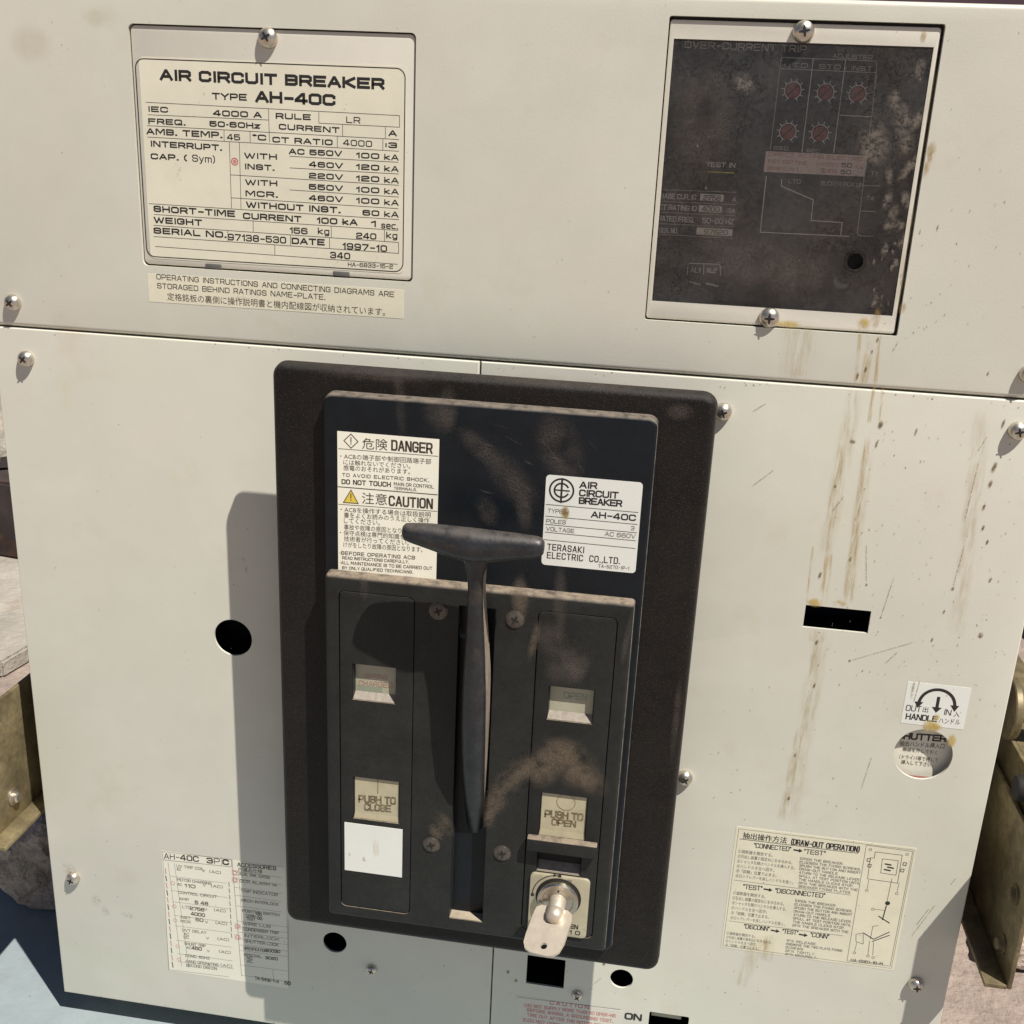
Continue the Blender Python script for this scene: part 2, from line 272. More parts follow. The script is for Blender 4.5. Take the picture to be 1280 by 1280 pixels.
STROKES = {
'A': [[(0,0),(1.9,6),(2.3,6),(4.2,0)],[(.7,1.9),(3.5,1.9)]], 'B': [[(0,0),(0,6),(3.3,6),(4,5.3),(4,3.7),(3.4,3.05),(4,2.4),(4,.7),(3.3,0),(0,0)],[(0,3.05),(3.4,3.05)]],
'C': [[(4,4.75),(4,5.2),(3.2,6),(.8,6),(0,5.1),(0,.9),(.8,0),(3.2,0),(4,.8),(4,1.25)]], 'D': [[(0,0),(0,6),(3.1,6),(4,5.1),(4,.9),(3.1,0),(0,0)]],
'E': [[(4,6),(0,6),(0,0),(4,0)],[(0,3.05),(3.6,3.05)]], 'F': [[(4,6),(0,6),(0,0)],[(0,3),(3.5,3)]],
'G': [[(4,4.8),(4,5.2),(3.2,6),(.8,6),(0,5.1),(0,.9),(.8,0),(3.2,0),(4,.9),(4,2.8),(2.2,2.8)]], 'H': [[(0,0),(0,6)],[(4,0),(4,6)],[(0,3.05),(4,3.05)]],
'I': [[(.3,0),(.3,6)]], 'J': [[(3.6,6),(3.6,.9),(2.8,0),(.8,0),(0,.9),(0,2)]], 'K': [[(0,0),(0,6)],[(4,6),(.6,3.05),(4.1,0)],[(0,3.05),(.6,3.05)]], 'L': [[(0,6),(0,0),(3.6,0)]],
'M': [[(0,0),(0,6),(.7,6),(2.5,1.6),(4.3,6),(5,6),(5,0)]], 'N': [[(0,0),(0,6),(.5,6),(3.6,0),(4.1,0),(4.1,6)]], 'O': [[(.8,0),(3.3,0),(4.1,.9),(4.1,5.1),(3.3,6),(.8,6),(0,5.1),(0,.9),(.8,0)]],
'P': [[(0,0),(0,6),(3.2,6),(4,5.2),(4,3.2),(3.2,2.4),(0,2.4)]], 'Q': [[(.8,0),(3.3,0),(4.1,.9),(4.1,5.1),(3.3,6),(.8,6),(0,5.1),(0,.9),(.8,0)],[(2.6,1.4),(4.2,-.4)]],
'R': [[(0,0),(0,6),(3.2,6),(4,5.2),(4,3.4),(3.2,2.6),(0,2.6)],[(2.6,2.6),(4,0)]], 'S': [[(3.9,4.6),(3.9,5.2),(3.1,6),(.8,6),(0,5.2),(0,3.9),(.8,3.1),(3.2,3),(4,2.2),(4,.8),(3.2,0),(.8,0),(0,.8),(0,1.5)]],
'T': [[(0,6),(4,6)],[(2,6),(2,0)]], 'U': [[(0,6),(0,.9),(.8,0),(3.3,0),(4.1,.9),(4.1,6)]], 'V': [[(0,6),(1.9,0),(2.3,0),(4.2,6)]], 'W': [[(0,6),(1.2,0),(1.6,0),(2.9,5.4),(4.2,0),(4.6,0),(5.8,6)]],
'X': [[(0,0),(4,6)],[(0,6),(4,0)]], 'Y': [[(0,6),(2.05,2.9),(4.1,6)],[(2.05,2.9),(2.05,0)]], 'Z': [[(0,6),(4,6),(0,0),(4,0)]],
'0': [[(.8,0),(3.2,0),(4,.9),(4,5.1),(3.2,6),(.8,6),(0,5.1),(0,.9),(.8,0)]], '1': [[(.2,4.6),(1.5,6),(1.5,0)]], '2': [[(0,4.7),(0,5.2),(.8,6),(3.2,6),(4,5.2),(4,3.9),(3.2,3.2),(.8,2.8),(0,2),(0,0),(4,0)]],
'3': [[(0,5.1),(0,5.3),(.7,6),(3.2,6),(3.9,5.3),(3.9,3.7),(3.3,3.05),(4,2.4),(4,.7),(3.2,0),(.7,0),(0,.7),(0,1.2)],[(1.2,3.05),(3.3,3.05)]], '4': [[(3.1,0),(3.1,6),(2.5,6),(0,1.9),(0,1.5),(4.1,1.5)]],
'5': [[(3.8,6),(.1,6),(0,3.3),(.5,3.6),(3.2,3.6),(4,2.8),(4,.8),(3.2,0),(.8,0),(0,.8),(0,1.3)]], '6': [[(3.9,5.35),(3.2,6),(.8,6),(0,5.2),(0,.8),(.8,0),(3.2,0),(4,.8),(4,2.6),(3.2,3.4),(0,3.4)]],
'7': [[(0,6),(4,6),(4,5.2),(1.4,0)]], '8': [[(.8,3.1),(.1,3.8),(.1,5.2),(.9,6),(3.1,6),(3.9,5.2),(3.9,3.8),(3.2,3.1),(.8,3.1),(0,2.3),(0,.8),(.8,0),(3.2,0),(4,.8),(4,2.3),(3.2,3.1)]],
'9': [[(.1,.65),(.8,0),(3.2,0),(4,.8),(4,5.2),(3.2,6),(.8,6),(0,5.2),(0,3.4),(.8,2.6),(4,2.6)]],
'-': [[(.4,2.7),(3,2.7)]], '.': [[(0,0),(.5,0)]], ',': [[(.5,.4),(0,-1)]], ':': [[(.3,1),(.3,1.7)],[(.3,3.8),(.3,4.5)]], '·': [[(.2,2.7),(.8,2.7)]], '(': [[(1.2,6.6),(.2,5),(.2,1),(1.2,-.6)]], ')': [[(0,6.6),(1,5),(1,1),(0,-.6)]],
'"': [[(0,6),(0,4.6)],[(1,6),(1,4.6)]], '/': [[(0,0),(2.6,6)]], '°': [[(0,5.4),(.6,6),(1.2,5.4),(.6,4.8),(0,5.4)]],
'k': [[(0,0),(0,6)],[(2.9,4.2),(.2,2.2),(3.1,0)]], 'g': [[(3,4.2),(3,-1),(2.4,-1.6),(.4,-1.6)],[(3,.6),(2.4,0),(.7,0),(0,.7),(0,3.5),(.7,4.2),(2.4,4.2),(3,3.6)]], 's': [[(2.8,3.4),(2.2,4.2),(.7,4.2),(.1,3.5),(.5,2.4),(2.4,1.9),(2.9,1.2),(2.9,.6),(2.2,0),(.6,0),(0,.8)]],
'e': [[(.1,2.1),(3,2.1),(3,3.5),(2.3,4.2),(.7,4.2),(0,3.5),(0,.7),(.7,0),(2.9,0)]], 'c': [[(2.9,4.2),(.7,4.2),(0,3.5),(0,.7),(.7,0),(2.9,0)]], 'y': [[(0,4.2),(1.6,0)],[(3.1,4.2),(1.2,-1.5),(.3,-1.5)]],
'm': [[(0,0),(0,4.2),(2,4.2),(2.4,3.8),(2.4,0)],[(2.4,3.8),(2.9,4.2),(4.2,4.2),(4.8,3.6),(4.8,0)]], 'z': [[(0,4.2),(2.8,4.2),(0,0),(2.8,0)]],
}
_dg = None
_fcache = {}
def font_tris(s):
    """flat mesh of a line of text in the built-in font: (verts, faces)"""
    if s in _fcache: return _fcache[s]
    c = bpy.data.curves.new('t', 'FONT'); c.body = s; c.resolution_u = 2
    o = bpy.data.objects.new('t', c); tmp.objects.link(o)
    bpy.context.view_layer.update()
    me = o.evaluated_get(bpy.context.evaluated_depsgraph_get()).to_mesh()
    r = ([(v.co.x, v.co.y) for v in me.vertices], [tuple(p.vertices) for p in me.polygons])
    tmp.objects.unlink(o); bpy.data.objects.remove(o); bpy.data.curves.remove(c)
    _fcache[s] = r
    return r
tmp = bpy.data.collections.new('tmp'); col.children.link(tmp)

class MB:
    def __init__(s):
        s.bm = bmesh.new(); s.uv = s.bm.loops.layers.uv.new('UVMap'); s.mats = []; s.k = 0
    def mi(s, m):
        m = P[m]
        if m not in s.mats: s.mats.append(m)
        return s.mats.index(m)
    def face(s, pts, m, uvs=None):
        try: f = s.bm.faces.new([p if isinstance(p, bmesh.types.BMVert) else s.bm.verts.new(p) for p in pts])
        except ValueError: return
        f.material_index = s.mi(m)
        if uvs:
            for l, u in zip(f.loops, uvs): l[s.uv].uv = u
        return f
    def flat(s, poly, z, m, holes=()):
        """flat sheet looking to +Z, with holes"""
        loops = [[Vector((*p, 0)) for p in poly]] + [[Vector((*p, 0)) for p in h] for h in holes]
        vs = [s.bm.verts.new((p.x, p.y, z)) for lp in loops for p in lp]
        for t in tessellate_polygon(loops):
            a, b, c = (vs[i] for i in t)
            nrm = (b.co - a.co).cross(c.co - a.co)
            if nrm.length < 1e-14: continue
            try: f = s.bm.faces.new((a, b, c) if nrm.z > 0 else (a, c, b)); f.material_index = s.mi(m)
            except ValueError: pass
        out = []; i = 0
        for lp in loops: out.append(vs[i:i + len(lp)]); i += len(lp)
        return out
    def ring(s, a, b, m):
        """quads between two vertex loops of equal length"""
        n = len(a)
        for i in range(n):
            try: f = s.bm.faces.new((a[i], a[(i + 1) % n], b[(i + 1) % n], b[i])); f.material_index = s.mi(m)
            except ValueError: pass
    def loop(s, poly, z): return [s.bm.verts.new((*p, z)) for p in poly]
    def wall(s, ring_verts, z, m, inward=False, poly=None):
        lo = [s.bm.verts.new((*(poly[i] if poly else v.co.xy), z)) for i, v in enumerate(ring_verts)]
        if inward: s.ring(ring_verts, lo, m) if False else s.ring(lo, ring_verts, m)
        else: s.ring(lo, ring_verts, m)
        return lo
    def slab(s, poly, z0, z1, m, r=0.0, holes=(), depth=None, nseg=4, wm=None, draft=0.0, back=False, worn=False):
        """a moulding: cap at z1 with its edge rounded by r, walls to z0; holes go back to z0 (or depth)"""
        cap = offset_poly(poly, r + draft)
        lp = s.flat(cap, z1, m, holes)
        prev = lp[0]
        for i in range(1, nseg + 1 if r > 0 else 0):
            a = math.pi / 2 * i / nseg
            cur = s.loop(offset_poly(poly, draft + r * (1 - math.sin(a))), z1 - r * (1 - math.cos(a)))
            n0 = len(s.bm.faces); s.ring(cur, prev, m); prev = cur
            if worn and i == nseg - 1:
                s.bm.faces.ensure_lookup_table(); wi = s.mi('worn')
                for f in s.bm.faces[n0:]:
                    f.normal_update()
                    if f.normal.x > 0.3: f.material_index = wi  # right-facing edge faces get the painted glint
        base = s.loop(poly, z0); s.ring(base, prev, m)
        if back: s.bm.faces.new(list(reversed(base))).material_index = s.mi(m)
        for h in lp[1:]:
            lo = s.loop([v.co.xy for v in h], z0 if depth is None else depth)
            s.ring(lo, h, wm or m)
    def box(s, x0, x1, y0, y1, z0, z1, m, r=0.0):
        v = [s.bm.verts.new((x, y, z)) for z in (z0, z1) for y in (y0, y1) for x in (x0, x1)]
        fs = []
        for q in ((0, 2, 3, 1), (4, 5, 7, 6), (0, 1, 5, 4), (2, 6, 7, 3), (0, 4, 6, 2), (1, 3, 7, 5)):
            f = s.bm.faces.new([v[i] for i in q]); f.material_index = s.mi(m); fs.append(f)
        if r > 0:
            bmesh.ops.bevel(s.bm, geom=list({e for f in fs for e in f.edges}), offset=r, segments=2, affect='EDGES', profile=0.5)
    def lathe(s, prof, c, m, axis='z', n=28, frame=None):
        """prof: (radius, height) from the outside in; turned about Z (or a frame of three vectors)"""
        rings = []
        ex, ey, ez = frame or {'z': ((1,0,0),(0,1,0),(0,0,1)), 'x': ((0,1,0),(0,0,1),(1,0,0))}[axis]
        ex, ey, ez, c = Vector(ex), Vector(ey), Vector(ez), Vector(c)
        for r, h in prof:
            if r < 1e-7: rings.append([s.bm.verts.new(c + ez * h)])
            else: rings.append([s.bm.verts.new(c + ez * h + (ex * math.cos(2 * math.pi * i / n) + ey * math.sin(2 * math.pi * i / n)) * r) for i in range(n)])
        for a, b in zip(rings, rings[1:]):
            for i in range(n):
                j = (i + 1) % n
                q = [a[i], a[j]] if len(a) > 1 else [a[0]]
                q += [b[j], b[i]] if len(b) > 1 else [b[0]]
                f = s.bm.faces.new(q); f.material_index = s.mi(m)
    # ---- print
    def stroke(s, pts, w, z, m, closed=False):
        """a printed line of width w"""
        p = [Vector(q) for q in pts]
        if (p[0] - p[-1]).length < 1e-9 and len(p) > 2: p = p[:-1]; closed = True
        n = len(p); L, R = [], []
        s.k = (s.k + 1) % 40; zz = z + s.k * 4e-7
        for i in range(n):
            e1 = (p[i] - p[i - 1]).normalized() if (closed or i > 0) else None
            e2 = (p[(i + 1) % n] - p[i]).normalized() if (closed or i < n - 1) else None
            if e1 is None: e1 = e2
            if e2 is None: e2 = e1
            n1 = Vector((-e1.y, e1.x)); n2 = Vector((-e2.y, e2.x)); b = n1 + n2
            b = n1 if b.length < 0.35 else b * (2 / b.length_squared)
            q = p[i].copy()
            if not closed and i == 0: q -= e2 * w * 0.5 * s.cap
            if not closed and i == n - 1: q += e1 * w * 0.5 * s.cap
            L.append(s.bm.verts.new((q.x + b.x * w / 2, q.y + b.y * w / 2, zz))); R.append(s.bm.verts.new((q.x - b.x * w / 2, q.y - b.y * w / 2, zz)))
        for i in range(n if closed else n - 1):
            j = (i + 1) % n
            f = s.bm.faces.new((R[i], R[j], L[j], L[i])); f.material_index = s.mi(m)
    cap = 1.0
    def line(s, a, b, z, m='ink', w=0.00032): s.cap = 0.0; s.stroke([at(*a, z), at(*b, z)], w, z, m); s.cap = 1.0
    def plines(s, pts, z, m='ink', w=0.00035, closed=False): s.cap = 0.0; s.stroke([at(*a, z) for a in pts], w, z, m, closed); s.cap = 1.0
    def word(s, txt, a, b, hpx, z, m='ink', wt=0.16, gap=1.45, space=2.6):
        """squared technical lettering between photo points a (left end of the baseline) and b (right end); wt is the stroke weight against the height"""
        A, B = Vector(at(*a, z)), Vector(at(*b, z)); H = (Vector(at(a[0], a[1] - hpx, z)) - A).length
        x = 0; items = []
        for ch in txt:
            if ch == ' ': x += space; continue
            g = STROKES[ch]; wd_ = max(q[0] for st in g for q in st)
            items.append((x, g)); x += wd_ + gap
        x -= gap
        sx = (B.x - A.x) / max(x, 0.1); w = wt * H; sy = (H - w) / 6
        for x0, g in items:
            for st in g:
                s.stroke([(A.x + (x0 + q[0]) * sx, A.y + (B.y - A.y) * ((x0 + q[0]) / x) + w / 2 + q[1] * sy) for q in st], w, z, m)
    def text(s, txt, a, b, hpx, z, m='ink', bold=0.0):
        """a line in the plain built-in face (also Japanese), fitted between the photo points a and b"""
        A, B = Vector(at(*a, z)), Vector(at(*b, z)); H = (Vector(at(a[0], a[1] - hpx, z)) - A).length
        vs, fs = font_tris(txt)
        if not vs: return
        x0, x1 = min(v[0] for v in vs), max(v[0] for v in vs); y0, y1 = min(v[1] for v in vs), max(v[1] for v in vs)
        sx, sy = (B.x - A.x) / (x1 - x0), H / (y1 - y0)
        mi = s.mi(m)
        for dx in ((0,) if not bold else (0, bold)):
            bv = [s.bm.verts.new((A.x + (v[0] - x0) * sx + dx, A.y + (B.y - A.y) * (v[0] - x0) / (x1 - x0) + (v[1] - y0) * sy, z + dx * 0.01)) for v in vs]
            for f in fs:
                try: s.bm.faces.new([bv[i] for i in f]).material_index = mi
                except ValueError: pass
    def arc(s, c, r, a0, a1, w, z, m, n=24):
        s.stroke([(c[0] + r * math.cos(math.radians(a0 + (a1 - a0) * i / n)), c[1] + r * math.sin(math.radians(a0 + (a1 - a0) * i / n))) for i in range(n + 1)], w, z, m)
    def disc(s, c, r, z, m, n=20): s.flat(circ(c[0], c[1], r, n), z, m)
    def decal(s, a, b, wid, z, m, taper=1.0):
        """a stain film along a..b (plane points) of width wid"""
        a, b = Vector(a), Vector(b); d = (b - a).normalized(); nn = Vector((-d.y, d.x)) * wid / 2
        s.k = (s.k + 1) % 40; zz = z + s.k * 3e-6
        q = [a + nn * taper, a - nn * taper, b - nn, b + nn]
        s.face([(p.x, p.y, zz) for p in q], m, [(0, 0), (1, 0), (1, 1), (0, 1)])
    def stain(s, a, b, wpx, z, m): s.decal(at(*a, z), at(*b, z), wpx * 0.00048, z, m)
    def blob(s, c, wpx, hpx, z, m, ang=0.0):
        x, y = at(*c, z); a = math.radians(ang); d = Vector((math.sin(a), math.cos(a))) * hpx * 0.00026
        s.decal((x - d.x, y - d.y), (x + d.x, y + d.y), wpx * 0.00048, z, m)
    def build(s, name, parent=None, smooth=30, loc=None, label=None):
        for v in s.bm.verts: v.co.y += OFF
        if loc is not None:
            for v in s.bm.verts: v.co -= Vector(loc)
        s.bm.normal_update()
        me = bpy.data.meshes.new(name); s.bm.to_mesh(me); s.bm.free()
        for m_ in s.mats: me.materials.append(m_)
        if smooth:
            me.shade_smooth(); me.set_sharp_from_angle(angle=math.radians(smooth))
        o = bpy.data.objects.new(name, me); col.objects.link(o)
        if parent: o.parent = parent
        if loc is not None: o.location = loc
        if label: o['label'] = label
        return o

def thing(name, label, cat, loc, group=None):
    o = bpy.data.objects.new(name, None); col.objects.link(o); o.empty_display_size = 0.05
    o.location = loc; o.rotation_euler = (math.pi / 2, 0, 0)
    o['label'] = label; o['category'] = cat
    if group: o['group'] = group
    return o
def tag(o, label, cat, group=None):
    o['label'] = label; o['category'] = cat
    if group: o['group'] = group
    return o

# ------------------------------------------------------------------ the setting
def world_mesh(name, build, m, kind=None):
    bm = bmesh.new(); build(bm); me = bpy.data.meshes.new(name); bm.to_mesh(me); bm.free(); me.materials.append(P[m])
    o = bpy.data.objects.new(name, me); col.objects.link(o)
    if kind: o['kind'] = kind
    return o
def wbox(bm, c, size, rot=0.0, bev=0.0):
    g = bmesh.ops.create_cube(bm, size=1.0, matrix=Matrix.Translation(c) @ Matrix.Rotation(rot, 4, 'Z') @ Matrix.Diagonal((*size, 1)))
    if bev: bmesh.ops.bevel(bm, geom=list({e for v in g['verts'] for e in v.link_edges}), offset=bev, segments=2, affect='EDGES')
def rock(bm, c, size, seed, rot=0.0, sub=4, amp=0.22):
    from mathutils import noise as nz
    g = bmesh.ops.create_icosphere(bm, subdivisions=sub, radius=1.0)
    off = Vector((seed * 7.1, seed * 3.3, seed))
    for v in g['verts']:
        p = v.co.copy(); k = 1 + amp * nz.noise(p * 1.3 + off) + amp * 0.5 * nz.noise(p * 3.1 + off) + amp * 0.25 * nz.noise(p * 7 + off)
        q = Vector((max(-.8, min(.8, p.x)), max(-.8, min(.8, p.y)), max(-.75, min(.75, p.z)))) * k * 1.2
        q = Matrix.Rotation(rot, 3, 'Z') @ Vector((q.x * size[0] / 2, q.y * size[1] / 2, q.z * size[2] / 2))
        v.co = q + Vector(c)
world_mesh('ground', lambda bm: bmesh.ops.create_grid(bm, x_segments=8, y_segments=8, size=60), 'concrete', 'structure')
o = world_mesh('steel_sheet', lambda bm: wbox(bm, (-0.20, 0.01, 0.0115), (1.02, 0.74, 0.017), 0.0, 0.002), 'sheet')
tag(o, 'flat blue-grey painted steel sheet on the ground under the breaker', 'metal sheet')
o = world_mesh('wall', lambda bm: wbox(bm, (1.0, 3.2, 1.1), (9.0, 0.25, 2.2)), 'maroon')
tag(o, 'dark maroon wall far behind the top edge of the breaker', 'wall')
def rocks(bm):
    rock(bm, (-0.430, 0.185, 0.064), (0.085, 0.17, 0.10), 3, 0.35)
o = world_mesh('stone', rocks, 'rock'); tag(o, 'rough mauve-grey stone lying at the left corner of the breaker', 'stone', 'stones around the breaker')
o = world_mesh('stone', lambda bm: rock(bm, (-1.005, 0.985, 0.175), (0.10, 0.10, 0.10), 5, 0.4, 3), 'paleblock'); tag(o, 'pale stone resting on the dark beam at the left edge', 'stone', 'stones around the breaker')
o = world_mesh('steel_beam', lambda bm: wbox(bm, (-1.35, 1.02, 0.068), (1.5, 0.16, 0.13), -0.08, 0.004), 'rust'); tag(o, 'dark rusty steel beam lying on the ground at far left', 'beam')
o = world_mesh('steel_beam', lambda bm: wbox(bm, (0.98, 1.08, 0.05), (0.55, 0.22, 0.10), 0.12, 0.004), 'rust'); tag(o, 'dark rusty steel beam on the ground past the right roller', 'beam')
o = world_mesh('concrete_slab', lambda bm: wbox(bm, (-0.96, 0.72, 0.012), (0.55, 0.30, 0.024), -0.15, 0.003), 'paleblock'); tag(o, 'pale flat concrete slab on the ground at far left in front of the beam', 'slab')
def bits(bm): rock(bm, (0.455, 0.12, 0.012), (0.05, 0.03, 0.022), 9, 0.5, 3)
o = world_mesh('stone', bits, 'paleblock'); tag(o, 'small pale chip of stone on the ground by the right rail', 'stone', 'stones around the breaker')
o = world_mesh('stone', lambda bm: rock(bm, (0.455, 0.245, 0.014), (0.055, 0.04, 0.028), 12, 0.1, 3), 'rock'); tag(o, 'small brown stone on the ground behind the right rail end', 'stone', 'stones around the breaker')

# ------------------------------------------------------------------ the breaker
BR = thing('circuit_breaker', 'large cream steel air circuit breaker with a black control panel and pull handle', 'circuit breaker', (0, 0, 0.02))

XL, XR, TOP, BOT = -0.32, 0.32, 0.1985, -0.516
UP0 = 0.0002                                                  # bottom edge of the upper panel
FB = -0.0007                                                  # top edge of the lower panels
NP = rrect(-0.2173, -0.0517, 0.0427, 0.1760, 0.003)           # opening of the nameplate cover
TW = rrect(0.0836, 0.2226, 0.0300, 0.1884, 0.0012, 2)         # opening of the trip unit cover

def grime_specks(M, n, x0, x1, y0, y1, z=0.00012, sz=(0.0006, 0.0022)):
    for _ in range(n):
        x, y = random.uniform(x0, x1), random.uniform(y0, y1); L_ = random.uniform(*sz); w_ = random.uniform(0.0004, 0.0011)
        a = random.gauss(0.12, 0.25)
        M.decal((x, y), (x - math.sin(a) * L_, y - math.cos(a) * L_), w_, z, random.choice(['s_spot', 's_line', 's_line']))

# upper panel
m = MB()
m.slab(rrect(XL, XR, UP0, TOP), -0.045, 0.0, 'cream', 0.0030, [NP, TW], depth=-0.0032, nseg=6)
m.stain((1090, 412), (1080, 482), 13, 0.00012, 's_rust'); m.stain((1076, 412), (1069, 480), 6, 0.00012, 's_rust'); m.stain((1100, 412), (1094, 482), 6, 0.00012, 's_rust'); m.stain((1000, 405), (996, 474), 50, 0.00012, 's_tan')
for c, w_, h_ in (((1082, 462), 5, 9), ((1097, 425), 5, 8), ((1072, 470), 5, 10), ((1090, 440), 4, 6), ((1160, 205), 9, 34), ((1163, 190), 14, 26), ((1150, 290), 3, 7), ((1128, 385), 10, 16), ((1172, 285), 3, 9), ((1235, 467), 4, 6)):
    m.blob(c, w_ if w_ > 8 else w_ * .8, h_, 0.00012, 's_rspot' if w_ > 8 else 's_spot', 8)
for c, w_, h_, mm in (((40, 55), 70, 50, 's_mottle'), ((125, 20), 60, 30, 's_mottle')):
    m.blob(c, w_, h_, 0.00012, mm)
grime_specks(m, 70, 0.20, 0.315, 0.01, 0.19); grime_specks(m, 60, -0.31, 0.20, 0.006, 0.195, sz=(0.0004, 0.0012))
m.build('upper_panel', BR)

# lower panels (the joint between them jogs behind the control bezel)
def lower(poly, holes, name, fn=None):
    m = MB(); m.slab(poly, -0.045, 0.0, 'cream', 0.0011, holes, depth=-0.0016, nseg=4)
    if fn: fn(m)
    return m.build(name, BR)
g = 0.0004
hl = [circ(-0.1702, -0.1974, 0.0131, 40), circ(-0.1023, -0.4325, 0.0088, 32)]
hr = [rrect(0.1941, 0.2325, -0.1489, -0.1343), circ(0.2769, -0.2264, 0.0176, 48), rrect(0.0383, 0.0653, -0.4440, -0.4195), circ(0.1052, -0.4285, 0.0080, 32),
      rrect(0.1268, 0.1545, -0.4740, -0.4530, 0.0012)]
jx0, jx1, jy = -0.0102, 0.0137, -0.20
def left_marks(m):
    chips(m, 14, -.31, -.02, -.0016, -.003); chips(m, 16, -.31, 0.0, -.5145, .004)
    for a, b, w_ in (((75, 1078), (100, 1095), 26), ((112, 1120), (128, 1130), 26), ((128, 1130), (136, 1148), 16), ((148, 1140), (172, 1148), 14)): m.stain(a, b, w_, 0.00012, 's_grey')
    for c in ((305, 700), (308, 712)): m.blob(c, 6, 14, 0.00012, 's_grey')
    grime_specks(m, 70, -0.31, -0.13, -0.5, -0.01, sz=(0.0004, 0.0012)); grime_specks(m, 10, -0.12, 0.0, -0.5, -0.40)
def right_marks(m):
    chips(m, 34, 0.0, .315, -.0016, -.004); chips(m, 16, .02, .31, -.5145, .004)
    z = 0.00012
    for a, b, w_ in (((1060, 520), (1025, 756), 8), ((1054, 540), (1036, 640), 5), ((1094, 480), (1086, 530), 6), ((1086, 540), (1055, 757), 9), ((1076, 600), (1064, 757), 6), ((1104, 480), (1100, 533), 5), ((1017, 680), (1008, 757), 4), ((1040, 690), (1032, 757), 5)): m.stain(a, b, w_, z, 's_rust')
    for a, b, w_ in (((1072, 478), (1030, 700), 26), ((1030, 786), (985, 1028), 30), ((1024, 786), (1006, 900), 10), ((1004, 900), (975, 1030), 16), ((1085, 560), (1060, 750), 20), ((1230, 505), (1195, 800), 26), ((950, 1168), (925, 1235), 26)): m.stain(a, b, w_, z, 's_tan')
    for c, w_, h_ in (((1101, 531), 9, 12), ((1066, 552), 11, 6), ((1025, 719), 6, 11), ((1044, 608), 4, 6), ((1063, 699), 5, 8), ((1096, 555), 5, 12), ((1021, 803), 6, 10), ((1018, 857), 4, 12), ((994, 944), 4, 8), ((986, 998), 5, 8),
                      ((1238, 605), 7, 12), ((1243, 584), 8, 16), ((1191, 736), 6, 6), ((1226, 794), 9, 10), ((1234, 678), 5, 9), ((1083, 731), 4, 5), ((1101, 772), 4, 5), ((1145, 540), 4, 12), ((1062, 826), 5, 5), ((1230, 634), 5, 12), ((1238, 725), 5, 10), ((1165, 800), 4, 8), ((1180, 765), 4, 8), ((1254, 530), 5, 14), ((1229, 660), 5, 10)):
        m.blob(c, w_ * .85, h_, z, 's_spot', 10)
    for a, b in (((1083, 680), (1083, 729)), ((1118, 720), (1101, 772)), ((940, 608), (968, 587)), ((1062, 826), (1145, 802)), ((1206, 681), (1191, 735)), ((1234, 545), (1222, 565)), ((1170, 1130), (1138, 1172)), ((1162, 1135), (1145, 1157)), ((1195, 1098), (1188, 1106)), ((1106, 830), (1122, 815)), ((940, 515), (958, 504)), ((740, 1232), (752, 1222)), ((1224, 575), (1205, 655)), ((1150, 850), (1142, 878)), ((1040, 640), (1055, 620)), ((1090, 945), (1076, 988)), ((862, 560), (880, 500)), ((1115, 440), (1124, 426))):
        m.stain(a, b, 2.0, z, 's_line')
    for c in ((755, 1205), (635, 1215), (645, 1226)): m.blob(c, 6, 8, z, 's_spot')
    m.blob((1020, 753), 26, 14, z, 's_yel'); m.blob((1050, 754), 22, 10, z, 's_yel'); m.blob((1022, 795), 30, 16, z, 's_tan'); m.blob((1163, 908), 26, 22, 0.0004, 's_yel'); m.blob((1190, 926), 14, 22, z, 's_yel')
    grime_specks(m, 150, 0.20, 0.315, -0.20, -0.008); grime_specks(m, 100, 0.14, 0.30, -0.47, -0.15); grime_specks(m, 20, 0.02, 0.14, -0.47, -0.39)
def chips(m, n, x0, x1, y, dy):
    for _ in range(n):
        x = random.uniform(x0, x1); yy = y + dy * random.random() ** 2; a = random.uniform(-1.2, 1.2); k = random.uniform(.0006, .0018)
        m.decal((x, yy), (x + k * math.cos(a), yy + .4 * k * math.sin(a)), random.uniform(.0005, .0012), 0.00012, 's_spot')
lower([(XL, BOT), (jx1 - g, BOT), (jx1 - g, jy), (jx0 - g, jy), (jx0 - g, FB), (XL, FB)], hl, 'front_panel', left_marks)
lower([(jx1 + g, BOT), (XR, BOT), (XR, FB), (jx0 + g, FB), (jx0 + g, jy), (jx1 + g, jy)], hr, 'front_panel', right_marks)

# body behind
m = MB(); m.box(-0.316, 0.316, -0.508, 0.190, -0.40, -0.046, 'steel_side'); m.build('body', BR)
for (x0, x1, y0, y1, d) in ((-0.19, -0.15, -0.22, -0.175, 0.03), (-0.115, -0.09, -0.445, -0.42, 0.03), (0.19, 0.237, -0.153, -0.130, 0.03), (0.034, 0.07, -0.448, -0.415, 0.04), (0.094, 0.117, -0.44, -0.417, 0.03)):
    m = MB(); pl = rrect(x0, x1, y0, y1); lp = m.loop(pl, -0.0018); lo = m.loop(pl, -0.0018 - d); m.ring(lo, lp, 'inside'); m.bm.faces.new(lo).material_index = m.mi('inside'); m.build('recess', BR, 0)
m = MB()                                                       # what shows in the bottom opening
pl = rrect(0.124, 0.158, -0.478, -0.450); lp = m.loop(pl, -0.0018); lo = m.loop(pl, -0.03); m.ring(lo, lp, 'inside'); m.bm.faces.new(lo).material_index = m.mi('inside')
m.box(0.128, 0.150, -0.462, -0.4555, -0.010, -0.006, 'olivetag', 0.0005)
m.build('switch_lever', BR)
for x in (-0.26, 0.26):
    for z in (-0.10, -0.34): m = MB(); m.box(x - 0.02, x + 0.02, -0.5395, -0.507, z - 0.03, z + 0.03, 'steel_side', 0.002); m.build('foot', BR)

